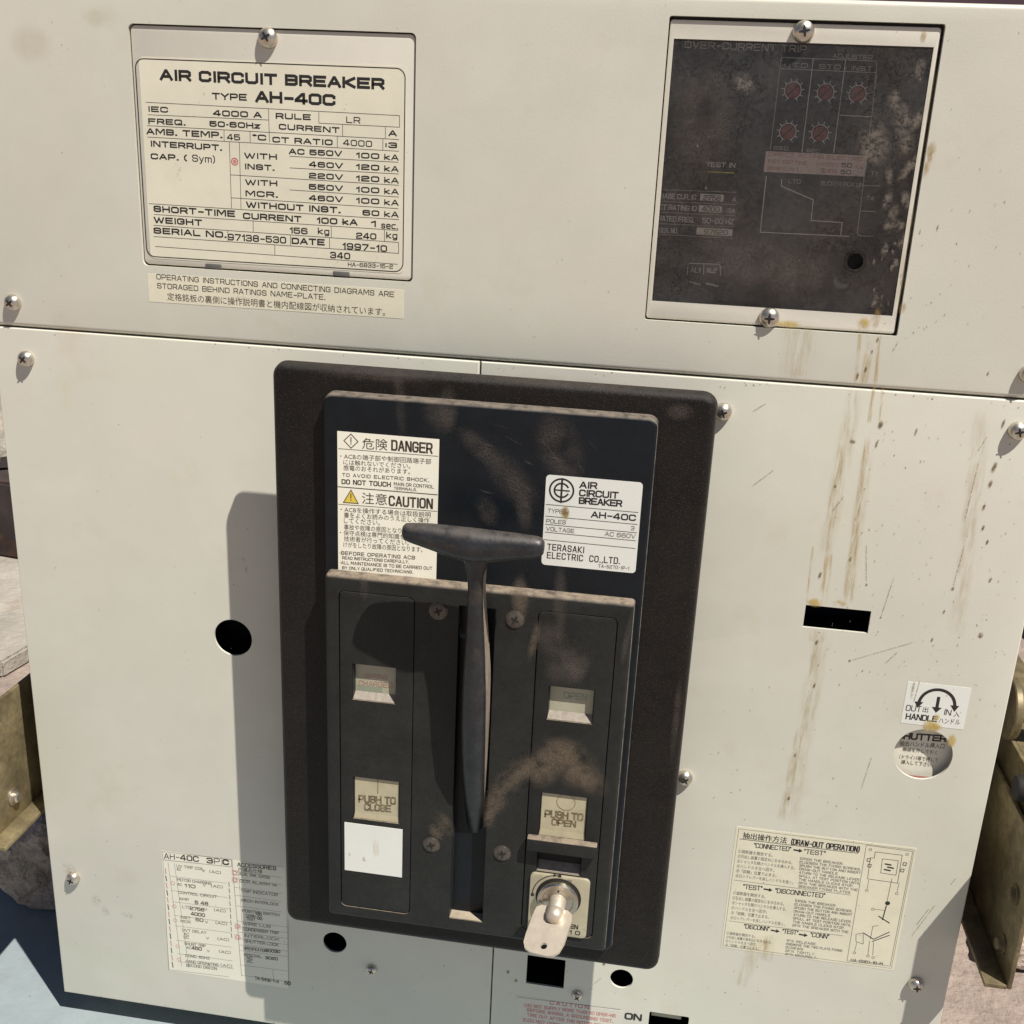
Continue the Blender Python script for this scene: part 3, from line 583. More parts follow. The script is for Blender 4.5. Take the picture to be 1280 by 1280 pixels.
# screws of the panels
def screw_mesh(r, h, m1, m2='cross', flat=False):
    m = MB()
    if flat: m.lathe([(r * 1.10, -0.0004), (r * 1.10, 0.0001), (r * 0.98, 0.0001), (r * 0.95, 0.0006), (r * 0.6, 0.0011), (0, 0.0013)], (0, -OFF, 0), m1, n=28); zc = 0.0013
    else:
        prof = [(r, 0.0), (r, h * 0.18)] + [(r * math.cos(math.radians(a)) , h * 0.18 + h * 0.82 * math.sin(math.radians(a))) for a in (12, 28, 42, 56, 68, 74)] + [(0, h * 0.975)]
        m.lathe(prof, (0, -OFF, 0), m1, n=28); zc = h
    a = r * 0.50; b = r * 0.13
    for k in range(2):
        pl = [(-a, -b * .6), (-b, -b), (b, -b), (a, -b * .6), (a, b * .6), (b, b), (-b, b), (-a, b * .6)]
        if k: pl = [(-y, x) for x, y in pl]
        m.flat([(x, y - OFF) for x, y in pl], zc + 0.00006 + k * 0.00002, m2)
    m.flat([(x, y - OFF) for x, y in circ(0, 0, b * 1.6, 12)], zc + 0.0001, m2)
    return m
def place_screws(mesh, name, spots, z, parent=None):
    first = mesh.build(name, parent or BR)
    for i, (c, ang) in enumerate(spots):
        o = first if i == 0 else first.copy()
        if i: col.objects.link(o)
        o.location = (c[0], c[1] + OFF, z); o.rotation_euler = (random.uniform(-.06, .06), random.uniform(-.06, .06), math.radians(ang))
zs = 0.0035
place_screws(screw_mesh(0.0052, 0.0052, 'nickel'), 'screw', [(at(*c, zs), a) for c, a in (((13, 379), 40), ((29.5, 449.5), 50), ((904, 516), 20), ((1274, 540), 15), ((856, 975), 35), ((89, 1100.5), 70), ((1146, 1234), 10), ((1288, 469), 5))], 0.0)
place_screws(screw_mesh(0.0040, 0.0036, 'nickel'), 'screw', [(at(*c, zs), a) for c, a in (((463, 1215.5), 70), ((721, 1248), 40))], 0.0)
place_screws(screw_mesh(0.0056, 0.0048, 'nickel'), 'screw', [(at(333, 47, 0.002), 30), (at(1005, 39, 0.002), 12), (at(962, 398, 0.002), 2)], -0.0012)

# ---- nameplate cover with its rating label
m = MB()
m.slab(rrect(-0.2166, -0.0524, 0.0436, 0.1753, 0.003), -0.0032, -0.0010, 'cream2', 0.0008, nseg=2)
m.flat(rrect(-0.2185, -0.0505, 0.0415, 0.1772), -0.0031, 'inside')
NC = m.build('nameplate_cover', BR)
for c in (at(266, 333.5), at(426, 343)):
    m = MB(); m.box(c[0] - 0.0050, c[0] + 0.0050, c[1] - 0.0012, c[1] + 0.0016, -0.0028, -0.0006, 'steel_side', 0.0004); m.build('tab', NC)
m = MB(); z = -0.00095
b0 = at(173, 72, z); b1 = at(507, 341.5, z)
m.slab(rrect(at(173.2, 72.5, z)[0], at(507.5, 85, z)[0], at(187, 320, z)[1] - 0.0012, at(175, 73, z)[1] + 0.0010, 0.003), z, z + 0.0001, 'label')
Z = z + 0.00013
x0, x1, y1, y0 = at(176, 180, Z)[0], at(505.2, 200, Z)[0], at(340, 79.5, Z)[1], at(340, 330, Z)[1]
m.stroke(rrect(x0 - 0.0004, x1, y0 , y1, 0.005) + [rrect(x0 - 0.0004, x1, y0, y1, 0.005)[0]], 0.0006, Z, 'ink')
wd_ = m.word
wd_('AIR CIRCUIT BREAKER', (201.6, 100.5), (478.8, 112.2), 14.2, Z, wt=0.27, gap=1.6)
wd_('TYPE', (266, 124.4), (307.8, 126), 8.6, Z, wt=0.23)
wd_('AH-40C', (321, 128), (417.7, 132.6), 14.6, Z, wt=0.27)
L = lambda a, b, w=0.00030: m.line(a, b, Z, 'ink', w)
L((182, 127.8), (499.4, 144.5)); L((335.6, 136.4), (336.9, 177.8)); L((184.7, 143.4), (335.6, 150)); L((398.6, 140.3), (398.6, 153.9)); L((398.6, 153.9), (499.4, 159)); L((499.4, 144.5), (499.4, 159))
L((184, 157), (498.6, 174.4)); L((428.3, 156), (428.3, 170.5)); L((481.7, 159), (481.7, 173.4)); L((184.4, 171.3), (498.6, 189)); L((280, 162.5), (280.2, 176.3)); L((312.5, 164), (312.8, 178)); L((421.6, 170.3), (421.6, 184.4)); L((478.6, 173.5), (478.6, 188))
L((286.7, 177), (289.4, 260.3)); L((299.2, 178), (301.3, 261)); L((361.9, 195.3), (497.8, 202.8)); L((362, 209.8), (498.6, 217.5)); L((288, 218.5), (498.6, 231.6)); L((362, 237.3), (498.6, 246.3)); L((289, 247.2), (497.8, 260.8)); L((186, 254.5), (498.6, 274.5))
L((192.5, 268), (497.8, 288)); L((316.4, 276.4), (316.6, 289.7)); L((414, 283), (414.2, 296.8)); L((480.6, 287.3), (480.6, 301.6)); L((192, 281.6), (498, 303)); L((284.7, 288), (285, 302)); L((363, 293.6), (363.2, 307)); L((411.9, 297), (412, 311)); L((192, 295.6), (498.6, 316.7)); L((498.2, 303), (498.4, 316.7)); L((194, 308), (497, 330.3)); L((343.4, 306), (343.6, 319.4))
def wl(t, xa, ya, xb, yb, h=7.0, wt=0.2, mm='ink', gap=1.6): wd_(t, (xa, ya), (xb, yb), h + .3, Z, mm, wt * 1.22, gap)
wl('IEC', 186, 139.8, 209.4, 141); wl('4000 A', 267.2, 145, 326.3, 147.6, 7.4); wl('RULE', 345.5, 148.6, 387.7, 150.3, 7.2); wl('LR', 433.4, 153.6, 449.8, 154.6, 7.8, 0.13)
wl('FREQ.', 186.3, 155, 231.3, 157); wl('50·60Hz', 262.8, 158.3, 324.2, 161); wl('CURRENT', 349.4, 161.9, 423.6, 166.4); wl('A', 486.4, 170.3, 495.2, 170.6, 7.4)
wl('AMB. TEMP.', 184, 168, 277.3, 172.8, 7.6); wl('45', 284.4, 175, 299.5, 175.6, 7.4, 0.16); wl('°C', 317, 175, 332, 176, 7.2); wl('CT RATIO', 341.4, 178, 415, 181.8); wl('4000', 429.5, 182, 464.5, 184, 7.6, 0.14); wl(':3', 481.8, 184.8, 495.5, 185.4)
wl('INTERRUPT.', 189, 183.3, 276.9, 188.6, 7.4); wl('CAP. (', 189.4, 199, 233, 201.3, 7.2); wl('Sym)', 241, 202, 268.3, 203.8, 8.6, 0.12)
m.arc(at(293.3, 202, Z), 0.0019, 0, 360, 0.0005, Z, 'red'); m.disc(at(293.3, 202, Z), 0.0012, Z, 'redp')
wl('WITH', 306.3, 198.0, 345.5, 199.8); wl('INST.', 306.7, 211.6, 342.5, 213.6); wl('WITH', 307.5, 231.3, 346, 233); wl('MCR.', 307.8, 245.3, 346.6, 247.2); wl('WITHOUT INST.', 308.6, 259.7, 425, 266.7, 7.6)
wl('AC 550V', 361.9, 192.8, 426.7, 195.8)
for t, ya, v, c in (('460V', 208.8, '120', None), ('220V', 223.0, '120', None), ('550V', 237.0, '100', None), ('460V', 250.8, '100', None)): wl(t, 387, ya, 427.8, ya + 2.2)
for v, ya in (('100', 197.6), ('120', 212.0), ('120', 226.4), ('100', 240.4), ('100', 254.2)): wl(v, 445.5, ya, 473.3, ya + 1.4); wl('kA', 481, ya + 2.2, 497.5, ya + 3.2, 7.2, 0.17)
wl('60', 454, 269.4, 473.3, 270.4); wl('kA', 481, 271.2, 497.5, 272.2, 7.2, 0.17)
wl('SHORT-TIME', 193, 264.9, 293, 271.4, 7.8); wl('CURRENT', 304.7, 273.6, 376, 278.0, 7.6); wl('100 kA', 396.6, 279.4, 446, 282, 7.6); wl('1', 464, 283.4, 469, 283.8, 7.6); wl('sec.', 477, 285.6, 497, 286.8, 8.2, 0.14)
wl('WEIGHT', 193.4, 278.8, 252, 282.4, 7.6); wl('156', 362.7, 291.8, 383.8, 293, 7.6, 0.17); wl('kg', 398, 292.8, 411, 293.6, 8, 0.14); wl('240', 446, 298.4, 469.7, 299.6, 7.6, 0.17); wl('kg', 483.4, 298.0, 496, 298.8, 8, 0.14)
wl('SERIAL NO.', 193, 292, 282.5, 297.6, 7.6); wl('97138-530', 285.6, 300.4, 357, 304.6, 8.2, 0.16, gap=1.7); wl('DATE', 365.5, 305, 405, 307, 7.8); wl('1997-10', 428.8, 311.6, 483, 315, 8, 0.17, gap=1.8); wl('340', 413.4, 322.8, 437, 324.4, 8, 0.17, gap=1.8); wl('HA-6833-15-2', 435.3, 333.0, 490.8, 336.0, 5.0, 0.14)
for a in ((255, 108), (244, 117), (255, 117), (249, 128), (242, 144), (225, 224), (220, 205)): m.blob(a, 5, 4, Z + 0.0001, 's_grey')
m.stain((228, 205), (218, 225), 5, Z + 0.0001, 's_grey')
m.build('rating_label', NC)
m = MB(); m.decal(at(313, 260), at(313, 261), 0.001, -0.0004, 's_grey'); m.bm.free()

# ---- instruction sticker under the nameplate
m = MB(); Z = 0.00018
m.slab(rrect(-0.2148, -0.0568, 0.0213, 0.0380), 0.0, 0.00012, 'paper')
m.word('OPERATING INSTRUCTIONS AND CONNECTING DIAGRAMS ARE', (196, 349), (492.3, 371.4), 6.6, Z, 'ink', 0.13, 1.5, 3.4)
m.word('STORAGED BEHIND RATINGS NAME-PLATE.', (197, 360.3), (406.4, 374.8), 6.6, Z, 'ink', 0.13, 1.5, 3.4)
m.text('定格銘板の裏側に操作説明書と機内配線図が収納されています。', (209.4, 375.4), (481.4, 395), 9.6, Z, 'inkb')
m.blob((300, 372), 26, 6, 0.0003, 's_grey')
m.build('instruction_sticker', BR)

# ---- trip unit: recessed cover plate, printed face, grimy pane
m = MB()
FACE = [at(843, 47.5, -0.004), at(1164, 60.8, -0.004), at(1116.4, 392.5, -0.004), at(814.6, 377, -0.004)]
fx0, fx1 = (FACE[0][0] + FACE[3][0]) / 2, (FACE[1][0] + FACE[2][0]) / 2; fy0, fy1 = (FACE[2][1] + FACE[3][1]) / 2, (FACE[0][1] + FACE[1][1]) / 2
fr = rrect(fx0, fx1, fy0, fy1)
m.flat(rrect(0.080, 0.2245, 0.0285, 0.191), -0.0031, 'inside', [offset_poly(fr, -0.0003)])
m.slab(rrect(0.0842, 0.2212, 0.0309, 0.1868, 0.0015, 2), -0.0032, -0.0014, 'cream2', 0.0008, [fr], depth=-0.0075, nseg=2)
m.blob((1095, 398), 14, 30, -0.0011, 's_rspot'); m.blob((985, 405), 36, 10, -0.0011, 's_yel'); m.blob((1080, 405), 18, 18, -0.0011, 's_yel'); m.blob((1155, 44), 8, 16, -0.0011, 's_rspot')
m.stain((1172, 70), (1120, 400), 10, -0.0011, 's_tan')
TC = m.build('trip_unit_cover', BR)
m = MB(); Z = -0.0058; fz = -0.006
m.flat(offset_poly(fr, -0.002), fz, 'face')
hole_c = at(1069, 327, Z)
m.disc(hole_c, 0.0062, Z, 'inside', 28); hp = at(1069, 327, -0.0018); m.lathe([(0.0050, -0.0058), (0.0050, -0.0031), (0.0046, -0.0031), (0.0046, -0.0058)], (hp[0], hp[1], 0), 'inside', n=28)  # collar added behind the pane hole to block a sun spot on the face
fi = lambda a, b, mm='faceink', w=0.0004: m.line(a, b, Z, mm, w)
m.word('OVER-CURRENT TRIP', (856, 60), (1007, 66), 9, Z, 'faceink2', 0.15)
m.word('ADJUSTER', (1041, 73), (1090, 75), 6, Z, 'faceink2', 0.16)
fi((976.6, 71.7), (1096, 76.4), 'faceink2'); fi((976.6, 71.7), (963, 186.6), 'faceink2'); fi((976, 85.8), (1096, 91), 'faceink2'); fi((1016.6, 74), (1002.5, 189.7)); fi((1057, 75.6), (1042, 191)); fi((1096, 78), (1090, 146), 'faceink2'); fi((1050, 144), (1090, 146)); fi((1096, 91), (1080, 222), 'faceink2', 0.0003)
m.word('LTD', (981, 84), (1009, 85), 6, Z, 'faceink2', 0.15); m.word('STD', (1024, 86), (1050, 87), 6, Z, 'faceink2', 0.15); m.word('INST', (1064, 88), (1090, 89), 6, Z, 'faceink2', 0.15)
for c in ((991, 113), (1032, 115.5), (1072, 117.5), (984.8, 164.7), (1025, 166.7)):
    q = at(*c, Z)
    for k in range(10):
        a = math.radians(-60 + k * 33.3); m.stroke([(q[0] + 0.0043 * math.cos(a), q[1] + 0.0043 * math.sin(a)), (q[0] + 0.0058 * math.cos(a), q[1] + 0.0058 * math.sin(a))], 0.0004, Z, 'faceink')
    m.arc(q, 0.0043, -70, 250, 0.0004, Z, 'faceink')
m.word('SEC', (967, 187), (985, 188), 4.5, Z, 'faceink2', 0.16); m.word('SEC', (1008, 190), (1024, 191), 4.5, Z, 'faceink2', 0.16)
pk = [at(957.8, 188, Z), at(1084.5, 195.5, Z), at(1080, 222, Z), at(954.6, 213.7, Z)]
m.flat(rrect(pk[3][0], pk[1][0], (pk[2][1] + pk[3][1]) / 2, (pk[0][1] + pk[1][1]) / 2), Z - 0.00005, 'pink')
m.word('DIRECT ACTING ELECTRIC', (961, 194.5), (1078, 201.5), 4.6, Z, 'redp', 0.14, 1.6, 3); m.word('INST SETTING', (960, 203.5), (1008, 206.5), 4.6, Z, 'redp', 0.14); m.word('HYDRO', (1021, 207.3), (1047, 208.8), 4.6, Z, 'redp', 0.14)
m.word('50', (1052, 209), (1064, 209.8), 5.6, Z, 'ink', 0.17); m.text('瞬時引外し', (959, 213), (1002, 215.6), 6, Z, 'redp'); m.text('電流値', (1026, 216), (1046, 217.2), 6, Z, 'redp'); m.word('50', (1051, 217.5), (1063, 218.3), 5.6, Z, 'ink', 0.17); m.word('KA', (1070, 211), (1078, 211.6), 4.6, Z, 'redp', 0.14)
m.plines([(958, 219.8), (950.3, 290.2), (1061.4, 295.4)], Z, 'faceink', 0.0005); m.plines([(977, 224), (976.7, 232.7), (1016.7, 249.8), (1013.8, 275.6), (1052.8, 278.2), (1050.7, 294.5)], Z, 'faceink', 0.0005)
m.word('LTD', (985.8, 229), (1000, 229.8), 5.4, Z, 'faceink2', 0.16); m.word('SUCKER PICK UP', (1026, 231.5), (1077.7, 234), 5.4, Z, 'faceink2', 0.14)
m.plines([(1080, 222), (1071.7, 291), (1074, 294.6), (1091.5, 295.4)], Z, 'faceink2', 0.0004); fi((1079.5, 231.5), (1100, 232.6), 'faceink2'); fi((1075.5, 263.6), (1095, 264.5), 'faceink2')
m.word('T1', (1088, 219), (1096, 219.4), 5, Z, 'faceink2', 0.15); m.word('TA', (1083, 250), (1092, 250.5), 5, Z, 'faceink2', 0.15)
m.word('TEST IN', (882.5, 208.6), (918.5, 209.6), 6, Z, 'faceink', 0.16)
def tagbox(a, b, mm): p, q = at(*a, Z), at(*b, Z); m.flat(rrect(p[0], q[0], q[1], p[1]), Z - 0.00005, mm)
tagbox((883.4, 213.8), (918, 216.9), 'limebar'); m.flat([at(880.5, 236.5, Z), at(884.5, 236.7, Z), at(882.6, 231.5, Z)], Z, 'faceink')
tagbox((884, 218), (917, 228), 'faceink2') if False else None
for a, b in (((827.5, 237), (920, 240.4)), ((825, 251.6), (919.4, 255.8)), ((824, 265.3), (918.6, 269.6)), ((823.2, 279.4), (917.7, 283.7)), ((822.3, 292.8), (916.8, 298))): fi(a, b, 'faceink2', 0.0003)
m.word('BASE CUR. IO', (825.8, 248), (869.6, 250), 6.6, Z, 'faceink', 0.13); m.word('CT RATING IO', (824, 261.9), (870, 264), 6.6, Z, 'faceink', 0.13); m.word('RATED FREQ.', (823, 276), (867, 278.2), 6.6, Z, 'faceink', 0.13); m.word('SER. NO.', (824, 290.8), (847, 292), 6.2, Z, 'faceink', 0.13); m.word('50-60 HZ', (878, 279), (916.8, 280.6), 6.8, Z, 'faceink', 0.14)
tagbox((875.6, 242), (904, 252.0), 'facetag'); tagbox((874, 256.4), (902, 266.2), 'facetag'); tagbox((871, 284.2), (915, 295.4), 'facetag')
m.word('2758', (879.5, 250.3), (900, 251.2), 6.6, Z + 0.00005, 'ink', 0.15); m.word('4000', (877.5, 264.2), (898.5, 265.1), 6.6, Z + 0.00005, 'ink', 0.15); m.word('97620', (880, 292.6), (909, 293.8), 6.2, Z + 0.00005, 'ink', 0.13); m.word('A', (915.5, 252), (919.5, 252.1), 5.5, Z, 'faceink', 0.15); m.word('3A', (909, 266), (918.5, 266.4), 5.5, Z, 'faceink', 0.15)
m.plines([(859, 343.5), (860, 331), (862, 329), (898, 330.4), (900.4, 333), (900.5, 344.3)], Z, 'faceink', 0.0004); fi((879.8, 329.7), (879.3, 343.6)); m.word('AL1', (863.5, 340.6), (874.5, 341), 6.4, Z, 'faceink', 0.14); m.word('AL2', (883.5, 341), (895, 341.5), 6.4, Z, 'faceink', 0.14)
fi((862, 352.5), (875, 355.5), 'faceink2', 0.001); fi((882, 354), (898, 358), 'faceink2', 0.001)
TF = m.build('trip_unit_face', BR)
for c in ((991, 113), (1032, 115.5), (1072, 117.5), (984.8, 164.7), (1025, 166.7)):
    q = at(*c, Z); m = MB(); m.lathe([(0.0038, -0.0058), (0.0038, -0.0053), (0.0034, -0.0050), (0, -0.0050)], (q[0], q[1], 0), 'dial', n=24); m.stroke([(q[0] - 0.0022, q[1] - 0.0022), (q[0] + 0.0022, q[1] + 0.0022)], 0.0006, -0.0049, 'ink'); m.build('dial', TF)
q = at(845, 362, Z); m = MB(); m.lathe([(0.0028, -0.006), (0.0028, -0.0045), (0.0018, -0.0036), (0, -0.0035)], (q[0], q[1], 0), 'oxide', n=20); m.build('screw', TF)
m = MB()
m.slab(offset_poly(fr, 0.0002), -0.0030, -0.0018, 'pane', holes=[circ(*at(1069, 327, -0.0018), 0.0043, 28)])
for c, w_, h_ in (((1128, 150), 26, 40), ((1118, 125), 20, 26), ((1146, 150), 16, 34), ((1133, 180), 22, 30), ((1111, 218), 10, 26), ((1130, 216), 12, 26), ((1109, 250), 14, 26), ((1132, 250), 14, 26), ((1117, 265), 14, 20), ((1124, 282), 16, 16), ((1106, 312), 10, 20), ((1120, 328), 9, 12), ((1129, 300), 12, 26), ((1150, 86), 14, 24), ((1094, 375), 8, 20), ((1112, 280), 16, 20), ((1140, 205), 14, 26), ((930, 105), 34, 24), ((1092, 180), 44, 60)):
    m.blob(c, w_, h_, -0.0016, 's_blot', random.uniform(-20, 40))
for c, w_, h_ in (((880, 150), 90, 140), ((930, 330), 160, 80), ((1000, 340), 120, 60), ((900, 280), 80, 80)): m.blob(c, w_, h_, -0.00165, 's_dust2')
for k in range(22):
    x, y = random.uniform(1090, 1135), random.uniform(300, 390); m.blob((x, y), random.uniform(2, 4), random.uniform(4, 9), -0.0015, 's_blot')
m.build('pane', TC)

# ---- control bezel, cover plate, button panel
D1, D2, D3 = 0.042, 0.050, 0.058
m = MB()
m.slab(rrect(-0.1238, 0.1278, -0.3845, -0.0012, 0.0085, 6), D1 - 0.0075, D1, 'bezel', 0.0050, nseg=6, draft=0.0004, back=True)
m.slab(rrect(-0.092, 0.094, -0.335, -0.055, 0.004), 0.0003, D1 - 0.0074, 'bezel')
for c, w_, h_, mm in (((850, 515), 40, 24, 's_dust2'), ((845, 900), 12, 140, 's_dust2'), ((700, 478), 220, 18, 's_dust2'), ((470, 470), 160, 16, 's_dust2')): m.blob(c, w_, h_, D1 + 0.00015, mm)
BZ = m.build('control_bezel', BR, 40)
m = MB()
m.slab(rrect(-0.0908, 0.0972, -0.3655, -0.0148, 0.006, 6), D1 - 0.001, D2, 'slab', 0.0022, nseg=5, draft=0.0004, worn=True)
def wipe(a, b, w_, mm='s_dust2'): m.stain(a, b, w_, D2 + 0.00012, mm)
for c, w_, h_, an in (((548, 520), 60, 40, 60), ((640, 600), 110, 46, 50), ((600, 560), 80, 30, 40), ((700, 560), 120, 60, 70), ((655, 640), 60, 24, 80), ((610, 640), 50, 30, 60), ((560, 510), 30, 60, 0), ((500, 500), 120, 16, 85)): m.blob(c, w_, h_, D2 + 0.00012, 's_dust2', an)
for k in range(16):
    a = math.radians(random.uniform(28, 78)); c = at(610 + random.uniform(-40, 60), 660 + random.uniform(-20, 20), D2); r_ = random.uniform(0.03, 0.07)
    a1 = a + random.uniform(0.15, 0.4)
    m.decal((c[0] + r_ * math.cos(a), c[1] + r_ * math.sin(a)), (c[0] + r_ * math.cos(a1), c[1] + r_ * math.sin(a1)), random.uniform(0.0006, 0.0016), D2 + 0.00014, 's_dust2')
CP = m.build('cover_plate', BR, 40)

LW1 = (-0.0714, -0.0446, -0.2006, -0.1765); LW2 = (-0.0710, -0.0414, -0.2842, -0.2540)
RW1 = (0.0468, 0.0740, -0.1992, -0.1770); RW2 = (0.0460, 0.0748, -0.2796, -0.2490); RW3 = (0.0461, 0.0736, -0.3050, -0.2880)
LS = rrect(-0.0796, -0.0336, -0.3512, -0.1297, 0.004); RS = rrect(0.0383, 0.0840, -0.3505, -0.1297, 0.004)
slot = rrect(-0.0078, 0.0138, -0.3494, -0.1318)
scr = [at(548, 763.5, D3), at(644, 774, D3), at(539.5, 1055.5, D3), at(628, 1066, D3)]
m = MB()
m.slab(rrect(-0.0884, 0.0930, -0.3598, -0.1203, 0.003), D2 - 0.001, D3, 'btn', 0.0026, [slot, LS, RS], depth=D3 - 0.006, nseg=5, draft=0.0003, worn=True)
def dustp(c, w_, h_, an=0, mm='s_dust', z=D3 + 0.00014): m.blob(c, w_, h_, z, mm, an)
for c, w_, h_, an in (((622, 1000), 34, 70, 28), ((634, 980), 40, 80, 35), ((648, 964), 40, 70, 50), ((612, 1022), 20, 40, 10), ((555, 1030), 50, 26, 60), ((545, 1040), 34, 20, 60), ((650, 748), 60, 26, 85), ((668, 800), 14, 60, 10)): dustp(c, w_, h_, an)
for c, w_, h_, an in (((650, 748), 90, 22, 88), ((700, 752), 120, 20, 88), ((455, 727), 60, 14, 88), ((783, 800), 10, 80, 5)): dustp(c, w_, h_, an, 's_dust2')
BP = m.build('button_panel', BR, 40)

def insert(poly, holes, marks):
    m = MB(); m.slab(offset_poly(poly, 0.0005), D3 - 0.006, D3 - 0.0001, 'btn', 0.0006, [rrect(*h) for h in holes], depth=D3 - 0.0062, nseg=2)
    m.flat(offset_poly(poly, -0.0003), D3 - 0.0060, 'inside', [rrect(*h) for h in holes])
    marks(m); return m
m = insert(LS, [LW1, LW2], lambda m: None); m.build('button_strip', BR)
def rmarks(m):
    z = D3 + 0.0001
    for c, w_, h_, an in (((672, 956), 46, 60, 60), ((695, 950), 50, 80, 80), ((715, 952), 60, 70, 100), ((738, 975), 44, 60, 130), ((700, 935), 40, 70, 85), ((680, 970), 40, 50, 60), ((725, 968), 60, 60, 110)): m.blob(c, w_, h_, z, 's_dust', an)
    for c, w_, h_, an in (((690, 800), 50, 60, -40), ((712, 822), 50, 30, 80), ((725, 835), 30, 50, 20), ((705, 840), 60, 40, 0)): m.blob(c, w_, h_, z, 's_dust2', an)
m = insert(RS, [RW1, RW2, RW3], rmarks); m.build('button_strip', BR)

def window(name, win, face_z, m_face, ledge, m_ledge, prints):
    """a deep window: printed face, four walls, a sloping sill below"""
    x0, x1, y0, y1 = win; m = MB(); e = 0.00025; zt = D3 - 0.0009
    x0 += e; x1 -= e; y0 += e; y1 -= e
    yl = y0 + ledge
    m.flat(rrect(x0 + .0006, x1 - .0006, yl, y1 - .0004), face_z, m_face)
    m.face([(x0 + .0006, yl, face_z + 1e-5), (x0, y0, zt), (x1, y0, zt), (x1 - .0006, yl, face_z + 1e-5)], m_ledge)
    m.face([(x0 + .0006, y1 - .0004, face_z), (x0 + .0006, yl, face_z), (x0, y0, zt), (x0, y1, zt)][::-1], 'btn')
    m.face([(x1 - .0006, y1 - .0004, face_z), (x1 - .0006, yl, face_z), (x1, y0, zt), (x1, y1, zt)], 'btn')
    m.face([(x0 + .0006, y1 - .0004, face_z), (x1 - .0006, y1 - .0004, face_z), (x1, y1, zt), (x0, y1, zt)][::-1], 'btn')
    prints(m, face_z + 0.00012)
    return m.build(name, BR, 0)
P['sill'] = mat('dusty_grey_sill', (0.30, 0.26, 0.21), 0.8, noise=[(300, 0.2)])
def p_charge(m, z):
    p, q = at(446, 856, z), at(490, 871, z); m.flat(rrect(p[0], q[0] - 0.006, q[1] + .0004, p[1]), z - 0.00006, 'green')
    m.word('SPRING', (457, 847.5), (484, 849.6), 5.6, z, 'redfade', 0.10); m.word('CHARGED', (449, 857), (490, 860), 6.6, z, 'redfade', 0.10)
window('charge_indicator', LW1, D3 - 0.0045, 'olivetag', 0.0038, 'sill', p_charge)
def p_close(m, z):
    m.line((472.3, 973.5), (472.3, 992), z, 'btnink', 0.0004); m.word('PUSH TO', (449, 1003), (494, 1006), 9.5, z, 'btnink', 0.19, 1.4); m.word('CLOSE', (456, 1013), (488, 1015.4), 9, z, 'btnink', 0.19, 1.4)
window('close_button', LW2, D3 - 0.0012, 'tan', 0.0042, 'tan', p_close)
def p_open(m, z): m.word('OPEN', (705, 873), (733, 876), 8, z, 'green', 0.15)
window('position_indicator', RW1, D3 - 0.0045, 'olivetag', 0.0040, 'sill', p_open)
def p_push(m, z):
    m.arc(at(707.5, 1003, z), 0.0056, 0, 360, 0.0003, z, 'btnink'); m.word('PUSH TO', (681.5, 1021.5), (728, 1026.5), 9.5, z, 'btnink', 0.19, 1.4); m.word('OPEN', (690, 1031.5), (719, 1034.5), 8.4, z, 'btnink', 0.19, 1.4)
window('open_button', RW2, D3 - 0.0012, 'tan', 0.0042, 'tan', p_push)
window('lock_recess', RW3, D3 - 0.0060, 'inside', 0.0040, 'sill', lambda m, z: None)

m = MB(); z = D3
m.slab(rrect(-0.0767, -0.0392, -0.3234, -0.2878), D3 - 0.0001, D3 + 0.00018, 'white'); m.blob((470, 1060), 34, 8, D3 + 0.0003, 's_tan', 88); m.blob((455, 1074), 9, 4, D3 + 0.0003, 's_line', 80); m.blob((437, 1068), 6, 5, D3 + 0.0003, 's_tan')
m.build('blank_sticker', BR)
m = MB(); m.box(0.0396, 0.0826, -0.2880, -0.2792, D3 - 0.0005, D3 + 0.0052, 'btn', 0.0009); m.build('lock_bar', BR, 40)

# handle slot, lined
m = MB()
x0, x1, y0, y1 = -0.0078, 0.0138, -0.3494, -0.1318; zt, zb = D3 - 0.0052, 0.004
pl = rrect(x0, x1, y0, y1); a = m.loop(pl, zt); b = m.loop(pl, zb); m.ring(b, a, 'inside'); m.bm.faces.new(b).material_index = m.mi('inside')
m.face([(x0, y0 + 0.0003, zb + .001), (x0, y0 + 0.0003, D3 - 0.0004), (x1, y0 + 0.0003, D3 - 0.0004), (x1, y0 + 0.0003, zb + .001)], 'dustfloor')
m.build('slot_liner', BR, 0)

place_screws(screw_mesh(0.0050, 0, 'oxide', flat=True), 'screw', [(c, a) for c, a in zip(scr, (20, 60, 15, 10))], D3 + 0.0002)

# pull handle: a cast lever with a T grip
m = MB()
def loft(secs, mm, closed_ends=True):
    rings = [[m.bm.verts.new(p) for p in s_] for s_ in secs]
    for r0, r1 in zip(rings, rings[1:]): m.ring(r0, r1, mm)
    if closed_ends:
        m.bm.faces.new(list(reversed(rings[0]))).material_index = m.mi(mm); m.bm.faces.new(rings[-1]).material_index = m.mi(mm)
def lerp_t(tab, t):
    for (a, *va), (b, *vb) in zip(tab, tab[1:]):
        if a <= t <= b:
            k = (t - a) / (b - a); k = k * k * (3 - 2 * k) if False else k
            return [p + (q - p) * k for p, q in zip(va, vb)]
    return tab[0][1:] if t < tab[0][0] else tab[-1][1:]
